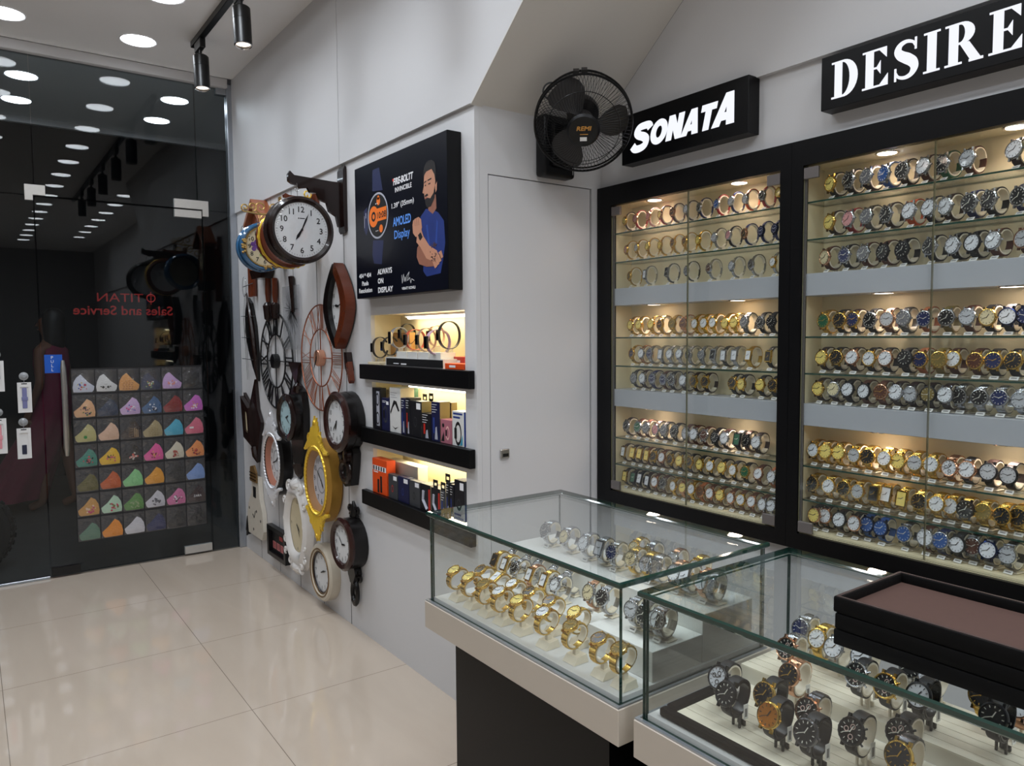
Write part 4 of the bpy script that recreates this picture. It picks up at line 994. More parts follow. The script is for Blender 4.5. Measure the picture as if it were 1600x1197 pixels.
# ---- star/diamond clock
t = wallclock('star_clock', 'dark brown pointed star wall clock with small cream dial', -4.93, 0.91)
b = MB(wood_dark); b.prism([(-0.19, 0.17), (-0.06, 0.10), (0.06, 0.27), (0.10, 0.08), (0.17, 0.0), (0.10, -0.16), (0.07, -0.27), (-0.01, -0.20), (-0.14, -0.13), (-0.13, 0.0)], 0.002, 0.022); b.build('back_board', t)
b = MB(wood_dark); ringprism(b, [(-0.17, 0.15), (-0.02, 0.08), (0.03, -0.16), (-0.12, -0.12)], [(-0.115, 0.075), (-0.04, 0.045), (-0.02, -0.085), (-0.10, -0.07)], 0.022, 0.05); b.build('frame', t, smooth=False)
b = MB(dial_cream); b.flat([(-0.115, 0.075), (-0.04, 0.045), (-0.02, -0.085), (-0.10, -0.07)][::-1], 0.036); b.use(dark_print); b.bar((-0.07, 0), (-0.085, 0.045), 0.004, 0.036, 0.037); b.bar((-0.07, 0), (-0.045, 0.01), 0.004, 0.036, 0.0372); b.build('dial', t, smooth=False)
b = MB(wood_dark); b.tube([(0.02, -0.18, 0.015), (0.045, -0.23, 0.02), (0.07, -0.27, 0.02)], [0.03, 0.026, 0.006], 8); b.build('tail', t)

# ---- ornate ovals
def lumps(b, pts, r0, r1, z, seed, n=5):
    random.seed(seed)
    for (x, y) in pts:
        for _ in range(n):
            r = random.uniform(r0, r1); b.lathe([(0, r*0.9), (r*0.6, r*0.7), (r, 0)], 7, T(x+random.uniform(-1, 1)*r, y+random.uniform(-1, 1)*r, z))
def crest(b, y0, y1, hw, z, seed, k=22):
    """raised acanthus-like crest built of curled ridges"""
    random.seed(seed)
    sgn = 1 if y1 > y0 else -1
    for i in range(k):
        u = i/(k-1); x = hw*(2*u-1); hgt = abs(y1-y0)*(1-abs(2*u-1)**1.3)
        b.tube([(x*1.0, y0, z), (x*0.88, y0+sgn*hgt*0.55, z+0.012), (x*0.78+0.008*math.sin(i*2.1), y0+sgn*hgt*(0.92+0.08*math.cos(i*PI)), z+0.004)], [0.010, 0.010, 0.005], 6)
    for s_ in (-1, 1):
        b.tube([(p[0]*1, p[1], z+0.012) for p in scroll(s_*hw*0.45, y0+sgn*abs(y1-y0)*0.35, 0.03, 1.3, -PI/2*sgn, s_)], 0.006, 6)
    b.lathe([(0, 0.02), (0.012, 0.017), (0.016, 0.006), (0.016, 0)], 10, T(0, y0+sgn*abs(y1-y0)*0.8, z))
def ornate(name, label, x, z, W, Hh, body, ringm, inner, depth, dialm, hh, mm, top, bot, bead=True, roman=False, nh=0.03):
    t = wallclock(name, label, x, z)
    sy = Hh/W
    b = MB(body); b.lathe([(W*0.70, depth-0.01), (W*0.78, depth+0.004), (W*0.90, depth+0.004), (W, depth-0.010), (W*1.0, 0.012), (W*0.94, 0.0)], 64, sy=sy); b.build('case', t)
    b = MB(ringm); b.torus(W*0.80, 0.0075, n=96, k=6, sy=sy, z=depth+0.004, bump=0.35 if bead else 0, bn=48); b.build('beaded_ring', t)
    b = MB(inner); b.lathe([(W*0.60, depth-0.03), (W*0.72, depth-0.004), (W*0.78, depth)], 56, sy=sy); b.build('inner_slope', t)
    if top: b = MB(ringm); crest(b, W*0.72*sy, W*0.80*sy+top, W*0.80, depth*0.9, 3, 30); b.build('top_crest', t)
    if bot: b = MB(ringm); crest(b, -W*0.72*sy, -W*0.80*sy-bot, W*0.80, depth*0.9, 4, 30); b.build('bottom_crest', t)
    def ex(bb, zz):
        bb.use(M('print_grey_circle', (150, 150, 156), 0.5)); bb.torus(W*0.30, 0.003, T(0, 0, zz), n=40, k=4, sy=sy, rz=0.0003)
    dialpart(t, W*0.63, depth-0.028, dialm, hh, mm, sy=sy, nh=nh, extra=ex, nr=0.80, tick=False, w=0.005)
    return t
ornate('ornate_clock', 'black oval wall clock with ornate silver crests above and below', -4.42, 0.712, 0.178, 0.205, wood_blk, silver_paint, M('bronze_slope', (170, 112, 92), 0.35), 0.07, dial_white, 1, 42, 0.15, 0.115, nh=0.026)
ornate('ornate_clock', 'tall golden oval wall clock with ornate gold crests', -3.71, 0.703, 0.182, 0.220, M('old_gold_case', (176, 132, 56), 0.35, metal=0.5), gold_paint, M('tan_slope', (158, 118, 82), 0.4), 0.075, M('dial_pearl', (196, 196, 204), 0.35), 4, 52, 0.165, 0.145, nh=0.028)
# white baroque oval
t = wallclock('ornate_clock', 'glossy white baroque oval wall clock near the floor', -4.10, 0.385)
gl_white = M('glossy_white_resin', (228, 224, 220), 0.15, coat=0.7)
b = MB(gl_white); b.lathe([(0.115, 0.042), (0.128, 0.06), (0.150, 0.068), (0.178, 0.055), (0.195, 0.02), (0.185, 0)], 64, sy=1.36, wob=0.02, wn=6); b.build('case', t)
for yy, k in ((0.232, 1.0), (-0.238, -0.85)):
    b = MB(gl_white); b.lathe([(0, 0.034), (0.02, 0.031), (0.040, 0.016), (0.050, 0)], 28, T(0, yy, 0.040), sx=1.5, sy=0.8, wob=0.08, wn=9)
    for s_ in (-1, 1): b.tube([(p[0], p[1], 0.052) for p in scroll(s_*0.085, yy-0.02*k, 0.032, 1.1, PI/2*k, -s_)], 0.011, 7)
    b.build('shell_crest', t)
b = MB(gl_white)
for s_ in (-1, 1):
    for y in (0.13, 0.02, -0.10, -0.17):
        b.tube([(p[0], p[1], 0.058) for p in scroll(s_*0.152, y, 0.022, 1.2, PI/2*s_, s_)], 0.006, 6)
b.build('relief_scrolls', t)
d = dialpart(t, 0.120, 0.040, dial_cream, 4, 25, sy=1.42, nh=0.018, only=(0, 3, 6, 9), tick=False, w=0.004)
# ---- round cream clock
t = wallclock('round_clock', 'round cream wall clock with bronze inner ring resting near the floor', -3.745, 0.205)
b = MB(M('cream_lacquer', (206, 196, 178), 0.3, coat=0.4)); b.lathe([(0.110, 0.045), (0.118, 0.056), (0.142, 0.056), (0.152, 0.046), (0.152, 0)], 56); b.build('case', t)
b = MB(M('bronze_ring', (112, 84, 46), 0.35, metal=0.4)); b.torus(0.126, 0.004, n=56, k=6, z=0.056); b.torus(0.112, 0.003, n=56, k=6, z=0.05, bump=0.3, bn=40); b.use(wood_dark); b.torus(0.106, 0.005, n=56, k=6, z=0.046); b.build('bronze_ring', t)
dialpart(t, 0.103, 0.042, dial_white, 2, 12, nh=0.016, w=0.004)

# ---- dark pendulum clocks
def pendulum_clock(label, x, z, R, out, body_pts, mat, extra=None, dialm=dial_white, hm=(10, 8), dx=0.0, roman=False):
    t = wallclock('pendulum_clock', label, x, z)
    b = MB(wood_blk); b.prism(body_pts, 0.002, out*0.45); b.build('back_board', t)
    b = MB(wood_blk); b.lathe([(R*0.96, out*0.45), (R*0.96, out-0.012)], 48, T(dx, 0, 0)); b.use(mat)
    b.lathe([(R*0.70, out-0.004), (R*0.74, out+0.006), (R*0.90, out+0.010), (R, out-0.002), (R*0.97, out-0.014)], 56, T(dx, 0, 0)); b.build('round_case', t)
    b2 = MB(dialm); b2.M = T(dx, 0, 0); b2.disc(R*0.72, out-0.004, 48); b2.use(dark_print); numerals(b2, R*0.55, R*0.15, out-0.0034, roman=roman); ticks(b2, R*0.70, out-0.0034); d = b2.build('dial', t, smooth=False)
    b3 = MB(blk_metal); b3.M = T(dx, 0, 0); hands(b3, hm[0], hm[1], R*0.5, out-0.002, w=R*0.035); b3.build('hands', d, smooth=False)
    if extra: extra(t)
    return t
def ex1(t):
    b = MB(wood_dark); b.torus(0.048, 0.020, T(-0.01, -0.245, 0.035), n=36, k=10); b.build('pendulum_ring', t)
    b = MB(wood_dark); b.lathe([(0, 0.03), (0.03, 0.025), (0.034, 0)], 20, T(0.03, -0.165, 0.035)); b.lathe([(0, 0.03), (0.028, 0.02), (0.03, 0)], 20, T(-0.045, -0.165, 0.035)); b.build('knobs', t)
pendulum_clock('dark brown round pendulum clock below the teardrop clock', -3.40, 1.04, 0.148, 0.09, [(0.145*math.cos(a), 0.145*math.sin(a)+0.0) for a in [i*PI/12 for i in range(-4, 17)]]+[(-0.085, -0.16), (-0.09, -0.2), (-0.07, -0.30), (-0.02, -0.325), (0.05, -0.31), (0.075, -0.22), (0.085, -0.15)], M('mahogany', (48, 24, 20), 0.22, spec=0.3, coat=0.25), ex1, hm=(6, 37))
def curl(side=1): return [(0.0, 0.0)]
def ex2(t):
    b = MB(wood_blk)
    for s_ in (-1, 1):
        b.tube([(p[0], p[1], 0.018) for p in scroll(s_*0.055, -0.165, 0.028, 1.2, PI/2, s_)], 0.008, 6)
        b.tube([(p[0], p[1], 0.018) for p in scroll(s_*0.045, 0.16, 0.025, 1.2, -PI/2, -s_)], 0.008, 6)
    b.build('carved_scroll', t); b = MB(wood_blk); b.torus(0.036, 0.012, T(0.0, -0.250, 0.02), n=28, k=8, sx=0.8, sy=1.5); b.tube([(0, 0.13, 0.02), (0.01, 0.17, 0.02), (0.0, 0.205, 0.02)], [0.02, 0.016, 0.006], 8); b.build('carved_finial', t)
pendulum_clock('dark round pendulum clock lowest beside the shelves', -3.375, 0.445, 0.130, 0.085, [(0.125*math.cos(a), 0.125*math.sin(a)) for a in [i*PI/12 for i in range(-5, 18)]]+[(-0.03, -0.12), (-0.045, -0.15), (-0.022, -0.19), (-0.018, -0.20), (0.018, -0.20), (0.022, -0.19), (0.045, -0.15), (0.03, -0.12)], M('mahogany', (58, 30, 26), 0.22), ex2, hm=(2, 52))
def ex3(t):
    b = MB(wood_dark); b.tube([(0.03, 0.15, 0.03), (0.04, 0.18, 0.034), (0.03, 0.19, 0.03)], [0.03, 0.024, 0.01], 8); b.build('finial', t); b = MB(wood_dark); b.tube([(0.03, -0.26, 0.03), (0.04, -0.31, 0.034), (0.03, -0.345, 0.03)], [0.045, 0.03, 0.006], 8); b.build('finial', t)
pendulum_clock('narrow dark pendulum clock with pale blue dial behind the gold clock', -4.09, 1.0, 0.135, 0.085, [(0.09, 0.15), (0.0, 0.19), (-0.07, 0.15), (-0.10, 0.0), (-0.08, -0.16), (-0.05, -0.26), (0.03, -0.30), (0.09, -0.26), (0.115, -0.12), (0.12, 0.05)], wood_dark, ex3, dialm=M('dial_pale_blue', (176, 206, 212), 0.35), hm=(2, 20), dx=-0.03)

# ---- guitar-shaped cream clock
t = wallclock('guitar_clock', 'cream guitar-shaped wall clock leaning near the corner by the glass', -4.90, 0.345)
crm = M('cream_board', (212, 204, 190), 0.5)
b = MB(crm); b.prism([(-0.16, -0.20), (0.12, -0.20), (0.155, -0.14), (0.14, -0.02), (0.09, 0.06), (0.07, 0.20), (-0.06, 0.20), (-0.075, 0.08), (-0.15, 0.0), (-0.18, -0.08)], 0.002, 0.03); b.build('body', t)
b = MB(M('brass_wood', (112, 84, 44), 0.35)); b.prism([(-0.065, 0.165), (0.065, 0.165), (0.065, 0.23), (0.02, 0.275), (-0.055, 0.26)], 0.03, 0.042); b.use(wood_dark)
for y in (0.18, 0.2, 0.22): b.bx(-0.066, 0.066, y, y+0.005, 0.042, 0.044)
b.build('head', t)
b = MB(dark_print); b.bx(-0.03, 0.02, 0.06, 0.13, 0.030, 0.034)
for x, y in ((-0.13, -0.03), (0.02, -0.03), (-0.05, -0.16), (0.10, -0.08)): b.disc(0.010, 0.0305, 10, cx=x, cy=y)
b.bar((-0.03, -0.08), (0.0, -0.03), 0.005, 0.03, 0.032); b.bar((-0.03, -0.08), (-0.06, -0.06), 0.005, 0.03, 0.0322)
b.build('dial_marks', t, smooth=False)
b = MB(blk_plastic); b.tube([(-5.085, YK-0.01, 0.125), (-5.09, YK-0.02, 0.12), (-5.10, YK-0.02, 0.17), (-5.15, YK-0.015, 0.10), (-5.12, YK-0.02, 0.19), (-5.17, YK-0.012, 0.13), (-5.11, YK-0.02, 0.24)], 0.006, 6)
o = b.build('power_cord', None); tag(o, 'coiled black power cord at the wall corner by the glass front', 'cord')
# ---- digital calendar
t = wallclock('digital_calendar', 'black framed digital calendar with red digits near the floor', -4.50, 0.185, cat='digital clock')
b = MB(blk_metal); ringprism(b, [(-0.165, -0.095), (0.165, -0.095), (0.165, 0.095), (-0.165, 0.095)], [(-0.135, -0.07), (0.135, -0.07), (0.135, 0.07), (-0.135, 0.07)], 0.002, 0.035); b.build('frame', t, smooth=False)
b = MB(dark_print); b.rect(-0.136, 0.136, -0.071, 0.071, 0.012); b.build('screen', t, smooth=False)
b = MB(M('red_digit_print', (176, 44, 48), 0.4)); b.use(M('pink_digit_print', (196, 120, 122), 0.4))
for x, s_ in ((-0.09, '25'), (-0.02, '10'), (0.05, '21')): b.bx(x-0.028, x+0.028, -0.05, -0.005, 0.012, 0.013)
b.use(M('red_digit_print', (176, 44, 48), 0.4))
for x, s_ in ((-0.09, '25'), (-0.02, '10'), (0.05, '21')): b.text(s_, x, -0.027, h=0.03, z=0.0135)
b.bx(0.0, 0.06, 0.02, 0.045, 0.012, 0.013); b.build('digits', t, smooth=False)
# ================================================================ WATCHES
WC = {'k': ('black', (20, 20, 23)), 'w': ('white', (226, 228, 232)), 's': ('silver', (186, 188, 192)), 'g': ('gold', (224, 186, 98)), 'n': ('navy blue', (24, 38, 84)),
      'r': ('red', (150, 34, 40)), 'b': ('brown', (84, 46, 32)), 'd': ('dark brown', (46, 28, 24)), 't': ('tan', (168, 96, 56)), 'v': ('green', (30, 92, 62)), 'p': ('pink', (214, 150, 150)),
      'c': ('cream', (222, 208, 168)), 'u': ('rose gold', (208, 160, 128)), 'o': ('orange', (206, 84, 36)), 'e': ('blue', (40, 84, 150)), 'm': ('grey', (112, 112, 116)), 'y': ('olive', (122, 104, 52)), 'x': ('silver', (186, 188, 192)), 'a': ('amber', (214, 132, 30))}
METAL = 'gsum'
def wmat(ch, use):
    nm, c = WC[ch]
    if use == 'strap': return M(nm+'_bracelet', c, 0.26, metal=1.0, nscale=300) if ch in METAL else M(nm+'_leather_strap', c, 0.5, nscale=120, nvar=0.15, bump=0.1)
    if use == 'case': return M(nm+'_case_metal', c if ch != 'k' else (26, 26, 28), 0.16 if ch != 'k' else 0.3, metal=1.0 if ch != 'k' else 0.3, nscale=200)
    if use == 'dial' and ch == 'a': return M('amber_mirror_dial', c, 0.06, metal=0.7, coat=1.0)
    if use == 'dial': return M(nm+'_watch_dial', (238, 214, 120) if ch == 'g' else c, 0.22, coat=0.9, nscale=100)
cuff_cream = M('cream_acrylic_cuff', (232, 222, 200), 0.3)
cuff_clear = MG('clear_acrylic_cuff', (0.93, 0.93, 0.92), 0.06, haze=0.25)
cuff_black = M('black_acrylic_cuff', (18, 18, 20), 0.25)
tag_mat = M('price_card', (226, 224, 218), 0.55)
ORD = ['first', 'second', 'third', 'fourth', 'fifth', 'sixth', 'seventh', 'eighth', 'ninth', 'tenth', 'eleventh', 'twelfth', 'thirteenth', 'fourteenth', 'fifteenth', 'sixteenth', 'seventeenth', 'eighteenth']
MC = {}
def cm(key, fn):
    if key not in MC: MC[key] = fn()
    return MC[key]
def loop(b, a, bb, w0, w1, t, n, link, m=None, lo=0.0, hi=2*PI):
    """closed band round the x axis: semi-axes a (depth) and bb (height), front is -Y"""
    vs = []; K = 6 if not link else 6; full = (hi-lo) > 6.2
    N = n if full else n+1
    for i in range(N):
        th = lo+(hi-lo)*i/n; f = (1-math.cos(th-PI))/2 if True else 0     # 0 at the front
        w = w0+(w1-w0)*f
        dt = 0.0
        if link: dt = 0.0016 if i % 2 else 0.0
        c, s_ = math.cos(th), math.sin(th)
        q = 1.0+0.03*math.sin(2*th)**2
        for (x, r) in ((-w/2, 0.0), (-w/2, t-dt*0.6), (-w*0.2, t*1.15-dt), (w*0.2, t*1.15-dt), (w/2, t-dt*0.6), (w/2, 0.0)):
            vs.append((x, (a*q+r)*c, (bb*q+r)*s_))
    fs = []
    for i in range(n):
        i2 = (i+1) % N
        for j in range(K): fs.append((i*K+j, i*K+(j+1) % K, i2*K+(j+1) % K, i2*K+j))
    if not full: fs += [tuple(range(K))[::-1], tuple((N-1)*K+j for j in range(K))]
    b.add(vs, fs, m)
def watch_meshes(dial, strap, case, shape, R, tilt, kind, style):
    a, bb = 0.026, 0.034
    if kind == 'slim': a, bb = 0.024, 0.034
    if kind == 'near': a, bb = 0.024, 0.034
    a *= SZ[kind]; bb *= SZ[kind]
    base = {'near': 0.020, 'block': 0.026}.get(kind, 0.007)
    th = -tilt
    zc = bb+0.004+base; yc = 0.0
    MT = T(0, yc, zc) @ RX(th)
    sw = {'o': 1.0, 'q': 1.05}[shape]
    w0, w1 = (R*1.0*sw, R*0.78*sw) if kind != 'slim' else (R*0.70, R*0.55)
    link = strap in METAL
    def f_strap():
        b = MB(wmat(strap, 'strap')); loop(b, a, bb, w0, w1, 0.0030 if link else 0.0024, 44 if link else 28, link, MT); return b.mesh('strap', ang=30 if not link else 12)
    F = MT @ T(0, -a-0.0005, 0) @ RX(PI/2)
    def f_case():
        b = MB(wmat(case, 'case'))
        if shape == 'o':
            b.lathe([(0, -0.001), (R*0.92, -0.001), (R, 0.002), (R, 0.0055), (R*0.95, 0.0080), (R*0.86, 0.0086), (R*0.83, 0.0066)], 28, F)
            if style == 'chrono': b.torus(R*0.90, R*0.06, F, n=36, k=5, z=0.0082, bump=0.35, bn=18)
        else:
            hw, hh = R*0.72, R*0.98
            o_ = [(-hw, -hh), (hw, -hh), (hw, hh), (-hw, hh)]; i_ = [(x*0.80, y*0.85) for x, y in o_]
            bb_ = MB(); bb_.bbox(-hw, hw, -hh, hh, -0.001, 0.0068, 0.0016); b.add(bb_.v, bb_.f, F)
            n = 4; vs = [(x, y, 0.0068) for x, y in o_]+[(x*0.97, y*0.98, 0.0082) for x, y in o_]+[(x, y, 0.0082) for x, y in i_]+[(x, y, 0.0069) for x, y in i_]
            b.add(vs, [(k*4+i, k*4+(i+1) % 4, (k+1)*4+(i+1) % 4, (k+1)*4+i) for k in range(3) for i in range(4)], F)
        for sx in (-1, 1):
            for sy in (-1, 1): b.box((sx*R*0.48, sy*R*0.98, 0.0015), (R*0.20, R*0.34, 0.005), F)
        b.cyl((R*(0.98 if shape == 'o' else 0.70), 0, 0.0035), (R*(1.14 if shape == 'o' else 0.86), 0, 0.0035), R*0.10, n=10, m=F)
        if style == 'chrono':
            for s_ in (-1, 1): b.cyl((R*0.84, s_*R*0.5, 0.0035), (R*1.03, s_*R*0.62, 0.0035), R*0.08, n=8, m=F)
        return b.mesh('case')
    def f_dial():
        b = MB(wmat(dial, 'dial')); dark = dial in 'knrbdvemoy'
        mk = M('watch_marker_light', (226, 222, 210), 0.3, metal=0.3) if dark else M('watch_marker_dark', (52, 46, 44), 0.4)
        if case in 'gu' and style != 'chrono': mk = M('watch_marker_gold', (206, 160, 70), 0.3, metal=0.6) if dark else mk
        if shape == 'o': b.lathe([(0, 0.0070), (R*0.84, 0.0068)], 28, F)
        else: b.rect(-R*0.58, R*0.58, -R*0.84, R*0.84, 0.0070, F)
        b.use(mk)
        if shape == 'o' and style != 'plain':
            for i in range(12):
                q = 2*PI*i/12; c, s_ = math.cos(q), math.sin(q)
                b.bar((R*0.60*c, R*0.60*s_), (R*0.76*c, R*0.76*s_), R*(0.07 if i % 3 == 0 else 0.045), 0.0070, 0.0074, F)
        if style == 'chrono':
            sub = M('watch_subdial', (186, 160, 150) if case in 'u' else (150, 150, 152), 0.4) if dark else mk
            for x, y in ((-0.34, 0.05), (0.10, -0.36), (0.10, 0.34)): b.use(sub); b.lathe([(R*0.13, 0.0072), (R*0.15, 0.0078), (R*0.19, 0.0078), (R*0.20, 0.0072)], 14, F @ T(R*x, R*y, 0))
            b.use(mk)
        q0 = 0.5+0.9*(ord(dial)*7 % 5)/5; rr = R*(0.84 if shape == 'o' else 0.6)
        b.bar((-0.1*rr*math.cos(q0), -0.1*rr*math.sin(q0)), (0.50*rr*math.cos(q0), 0.50*rr*math.sin(q0)), R*0.07, 0.0076, 0.0080, F)
        q1 = q0+2.4; b.bar((0, 0), (0.72*rr*math.cos(q1), 0.72*rr*math.sin(q1)), R*0.05, 0.0080, 0.0083, F)
        return b.mesh('dial', smooth=False)
    def f_cuff():
        mt = cuff_black if style == 'stand' else cuff_cream
        b = MB(mt)
        loop(b, a-0.0045, bb-0.0045, w1*1.25, w1*1.25, 0.0030, 26, False, MT, 0.25 if kind != 'near' else -2.6, 2*PI-0.55 if kind != 'near' else 2.6)
        zb = zc-bb*0.98
        if kind == 'block':
            b.box((0, 0.004, base*0.5+0.006), (0.010, 0.012, base-0.004))
            b.add([(-0.021, -0.020, 0.0005), (0.021, -0.020, 0.0005), (0.021, 0.024, 0.0005), (-0.021, 0.024, 0.0005), (-0.019, -0.008, 0.016), (0.019, -0.008, 0.016), (0.019, 0.020, 0.019), (-0.019, 0.020, 0.019)], [(3, 2, 1, 0), (4, 5, 6, 7), (0, 1, 5, 4), (1, 2, 6, 5), (2, 3, 7, 6), (3, 0, 4, 7)])
        elif kind == 'near':
            for x in (-w1*0.42, w1*0.42):
                b.bar((x, zb+0.006), (x, 0.0005), 0.0035, -0.002, 0.002, Matrix(((1, 0, 0, 0), (0, 0, 1, 0.002), (0, 1, 0, 0), (0, 0, 0, 1))))
            b.bbox(-w1*0.5, w1*0.5, a*0.55, a*0.75, 0.0005, 0.010, 0.0008)
            b.bbox(-w1*0.2, w1*0.2, a*0.4, a*0.6, 0.004, zb+0.012, 0.0008)
        else:
            b.bbox(-0.006, 0.006, 0.0, 0.014, 0.002, zb+0.006, 0.001); b.bbox(-0.014, 0.014, -0.010, 0.022, 0.0005, 0.0035, 0.001)
        return b.mesh('display_cuff')
    def f_tag():
        b = MB(tag_mat); m = T(0, -a*0.72-0.006, 0.0055) @ RX(0.9 if kind != 'near' else 1.1)
        if kind == 'near': m = T(w1*0.9, a*0.35, 0.034) @ RZ(PI/2) @ RX(PI/2)
        b.box((0, 0, 0), (0.022 if kind != 'near' else 0.012, 0.011 if kind != 'near' else 0.028, 0.0008), m); b.use(M('faint_print', (120, 118, 116), 0.6))
        b.rect(-0.007, 0.007, -0.0012, 0.0018, 0.0006, m) if kind != 'near' else b.rect(-0.003, 0.003, -0.010, 0.006, 0.0006, m)
        return b.mesh('price_tag', smooth=False)
    k0 = (round(R, 4), round(tilt, 2), kind, shape)
    return (cm(('s', strap)+k0, f_strap), cm(('c', case, style == 'chrono')+k0, f_case), cm(('d', dial, case, style)+k0, f_dial),
            cm(('f', style == 'stand')+k0, f_cuff), cm(('t', kind, round(tilt, 2), round(R, 4)), f_tag), (MT @ Vector((0, -a-0.007, 0))))
SZ = {'slim': 1.0, 'shelf': 1.0, 'block': 0.93, 'near': 1.0, 'step': 0.95}
STRAPN = {'g': 'gold-tone bracelet', 's': 'silver-tone bracelet', 'm': 'grey steel bracelet', 'u': 'rose-gold bracelet', 'w': 'white bracelet'}
def watch(code, x, y, z, R, tilt, kind, where, group, style='', rz=0.0, tagged=True, by_dial=True):
    dial, strap, case = code[0], code[1], code[2]; shape = 'q' if 'q' in code[3:] else 'o'
    if 'h' in code[3:]: style = 'chrono'
    st, ca, di, cu, tg, off = watch_meshes(dial, strap, case, shape, R, tilt, kind, style)
    lab = '%s-dial %swatch on %s, %s' % (WC[dial][0].replace(' ', '-'), 'square ' if shape == 'q' else '', STRAPN.get(strap, WC[strap][0].replace(' ', '-')+' strap'), where)
    o = T(0, 0, 0) @ RZ(rz); d = RZ(rz) @ off
    px, py = (x-d.x, y-d.y) if by_dial else (x, y)
    t = thing('wristwatch', lab, 'watch', (px, py, z+0.0004), (0, 0, rz), group)
    for nm, me in (('strap', st), ('watch_case', ca), ('watch_dial', di), ('display_cuff', cu)): obj(nm, me, t)
    if tagged: obj('price_tag', tg, t)
    return t
# ---- view ray helpers (only to turn measured positions into metres)
CR = cam.matrix_world.to_3x3(); FL = 1168.2
def at_y(px, y, py=600):
    v = CR @ Vector(((px-800)/FL, -(py-598.5)/FL, -1)); return v.x*y/v.y
def at_z(px, py, z):
    v = CR @ Vector(((px-800)/FL, -(py-598.5)/FL, -1)); t = (z-1.45)/v.z; return v.x*t, v.y*t
SHN = ['top shelf', 'second shelf', 'third shelf', 'fourth shelf', 'fifth shelf', 'sixth shelf', 'seventh shelf', 'eighth shelf', 'bottom shelf']
LEFT = [
 '974.6 gdg 991 pru 1011 ppu 1029 gru 1048 bbu 1069 sds 1089 kns 1116 ers 1138 sns 1160 sos 1186 krs 1211 gkg',
 '977 pgg 993 sgg 1010 ggg 1029 ggg 1049 bgg 1067 bgg 1088 ggg 1113 sss 1135 pks 1159 knu 1185 nnn 1206 nnn',
 '982 kgg 1006 wssq 1040 kmsq 1070 mms 1105 bss 1140 sss 1170 kss 1204 wsg',
 '984 ggg 997 ggg 1016 ggg 1030 bgg 1049 ygg 1066 buu 1084 wgg 1098 wgg 1112 wgg 1131 ggg 1145 ggg 1161 mms 1186 kks 1203 kkk',
 '986 ngg 1001 wus 1014 nss 1031 wssq 1045 wss 1060 wss 1075 kss 1095 mss 1113 kssq 1129 wmsq 1146 wssq 1168 wggq 1199 kkgq',
 '989 mks 1003 wds 1018 nns 1035 nbs 1048 kks 1066 wds 1083 kdg 1101 kdg 1143.6 kkg 1157.4 gkg 1187 gkg 1207 kkg',
 '978 kds 996 vbs 1009 mbs 1024 pbs 1037 mks 1053 kks 1071 sbs 1084 wbs 1100 bbs 1117 kkk 1132 wds 1152 vkkq 1165 kbk 1182 wds',
 '973.5 wdgq 987.7 gkgq 999 gkgq 1010 gbgq 1021 kkg 1034 wbu 1047 kkg 1061.5 gkg 1077 kkg 1093.5 gkg 1110 wkg 1128.4 gkg 1146 wkg 1165 vkg 1186 wbu 1207 wts',
 '976 gkgq 989 vkkq 999 wkkq 1011 wdkq 1023 wbu 1036 kbs 1052 wgg 1067 guu 1081 wgg 1095 btu 1110 wbu 1126 gbg 1143 wbu 1159 wbg 1176 wbu 1193 wbs 1207 wss']
RIGHT = [
 '1290 gkg 1318 kks 1345 mds 1372 ees 1400 kds 1432 wbs 1461 kvs 1499.5 sbs 1571 wds',
 '1290 gdg 1319 prs 1346.6 mms 1376.6 kds 1412 wos 1442 wks 1468 wds 1504.5 kns 1534.6 kks 1579.7 kns',
 '1284 cbu 1314 nks 1343 mbs 1373 kbk 1403 kkk 1445.6 kks 1480.7 wks 1511 wkk 1543 wbs 1588.5 sbu',
 '1284 vgg 1308.6 kkg 1329.4 ndg 1356 kks 1382.6 sbu 1408 mms 1440.4 nts 1475 kys 1507.5 sbs 1538.7 ckg 1570 wkn 1597.7 nkn',
 '1282 gdg 1305 kkg 1329.4 wdu 1356 wkg 1381.5 wku 1411.5 kkk 1435.8 ntg 1464.7 yyg 1486.7 wbg 1521.4 bbg 1550 nkg 1581.5 kkg',
 '1277.4 gdg 1301.7 cds 1323.7 wkk 1349 wbk 1375.7 bbu 1398.8 wds 1422 sds 1449.7 ydk 1476.3 wds 1498 kss 1530.6 kss 1561.8 nss 1594 sss',
 '1271.6 wgg 1291 ggg 1311.5 ggg 1336 sgg 1357.5 kgg 1383.8 wgg 1405.7 ggg 1432 sgg 1457.8 wgg 1486.7 wuuh 1514 wmu 1548 sdk 1580 sdk',
 '1271.6 kgg 1297 wgg 1321 kgg 1343 sgg 1368.7 kggq 1388 wggq 1412.7 gggq 1440.4 kgg 1468 wgg 1490 wgg 1514 kgk 1542 ygg 1572 kgg 1597.7 kgg',
 '1275 gku 1292 wku 1315 wdk 1338.5 wku 1358.8 een 1381 een 1418 ems 1451.6 wbs 1476 ens 1502 wkk 1527 bms 1551.6 wmn 1583 sms']
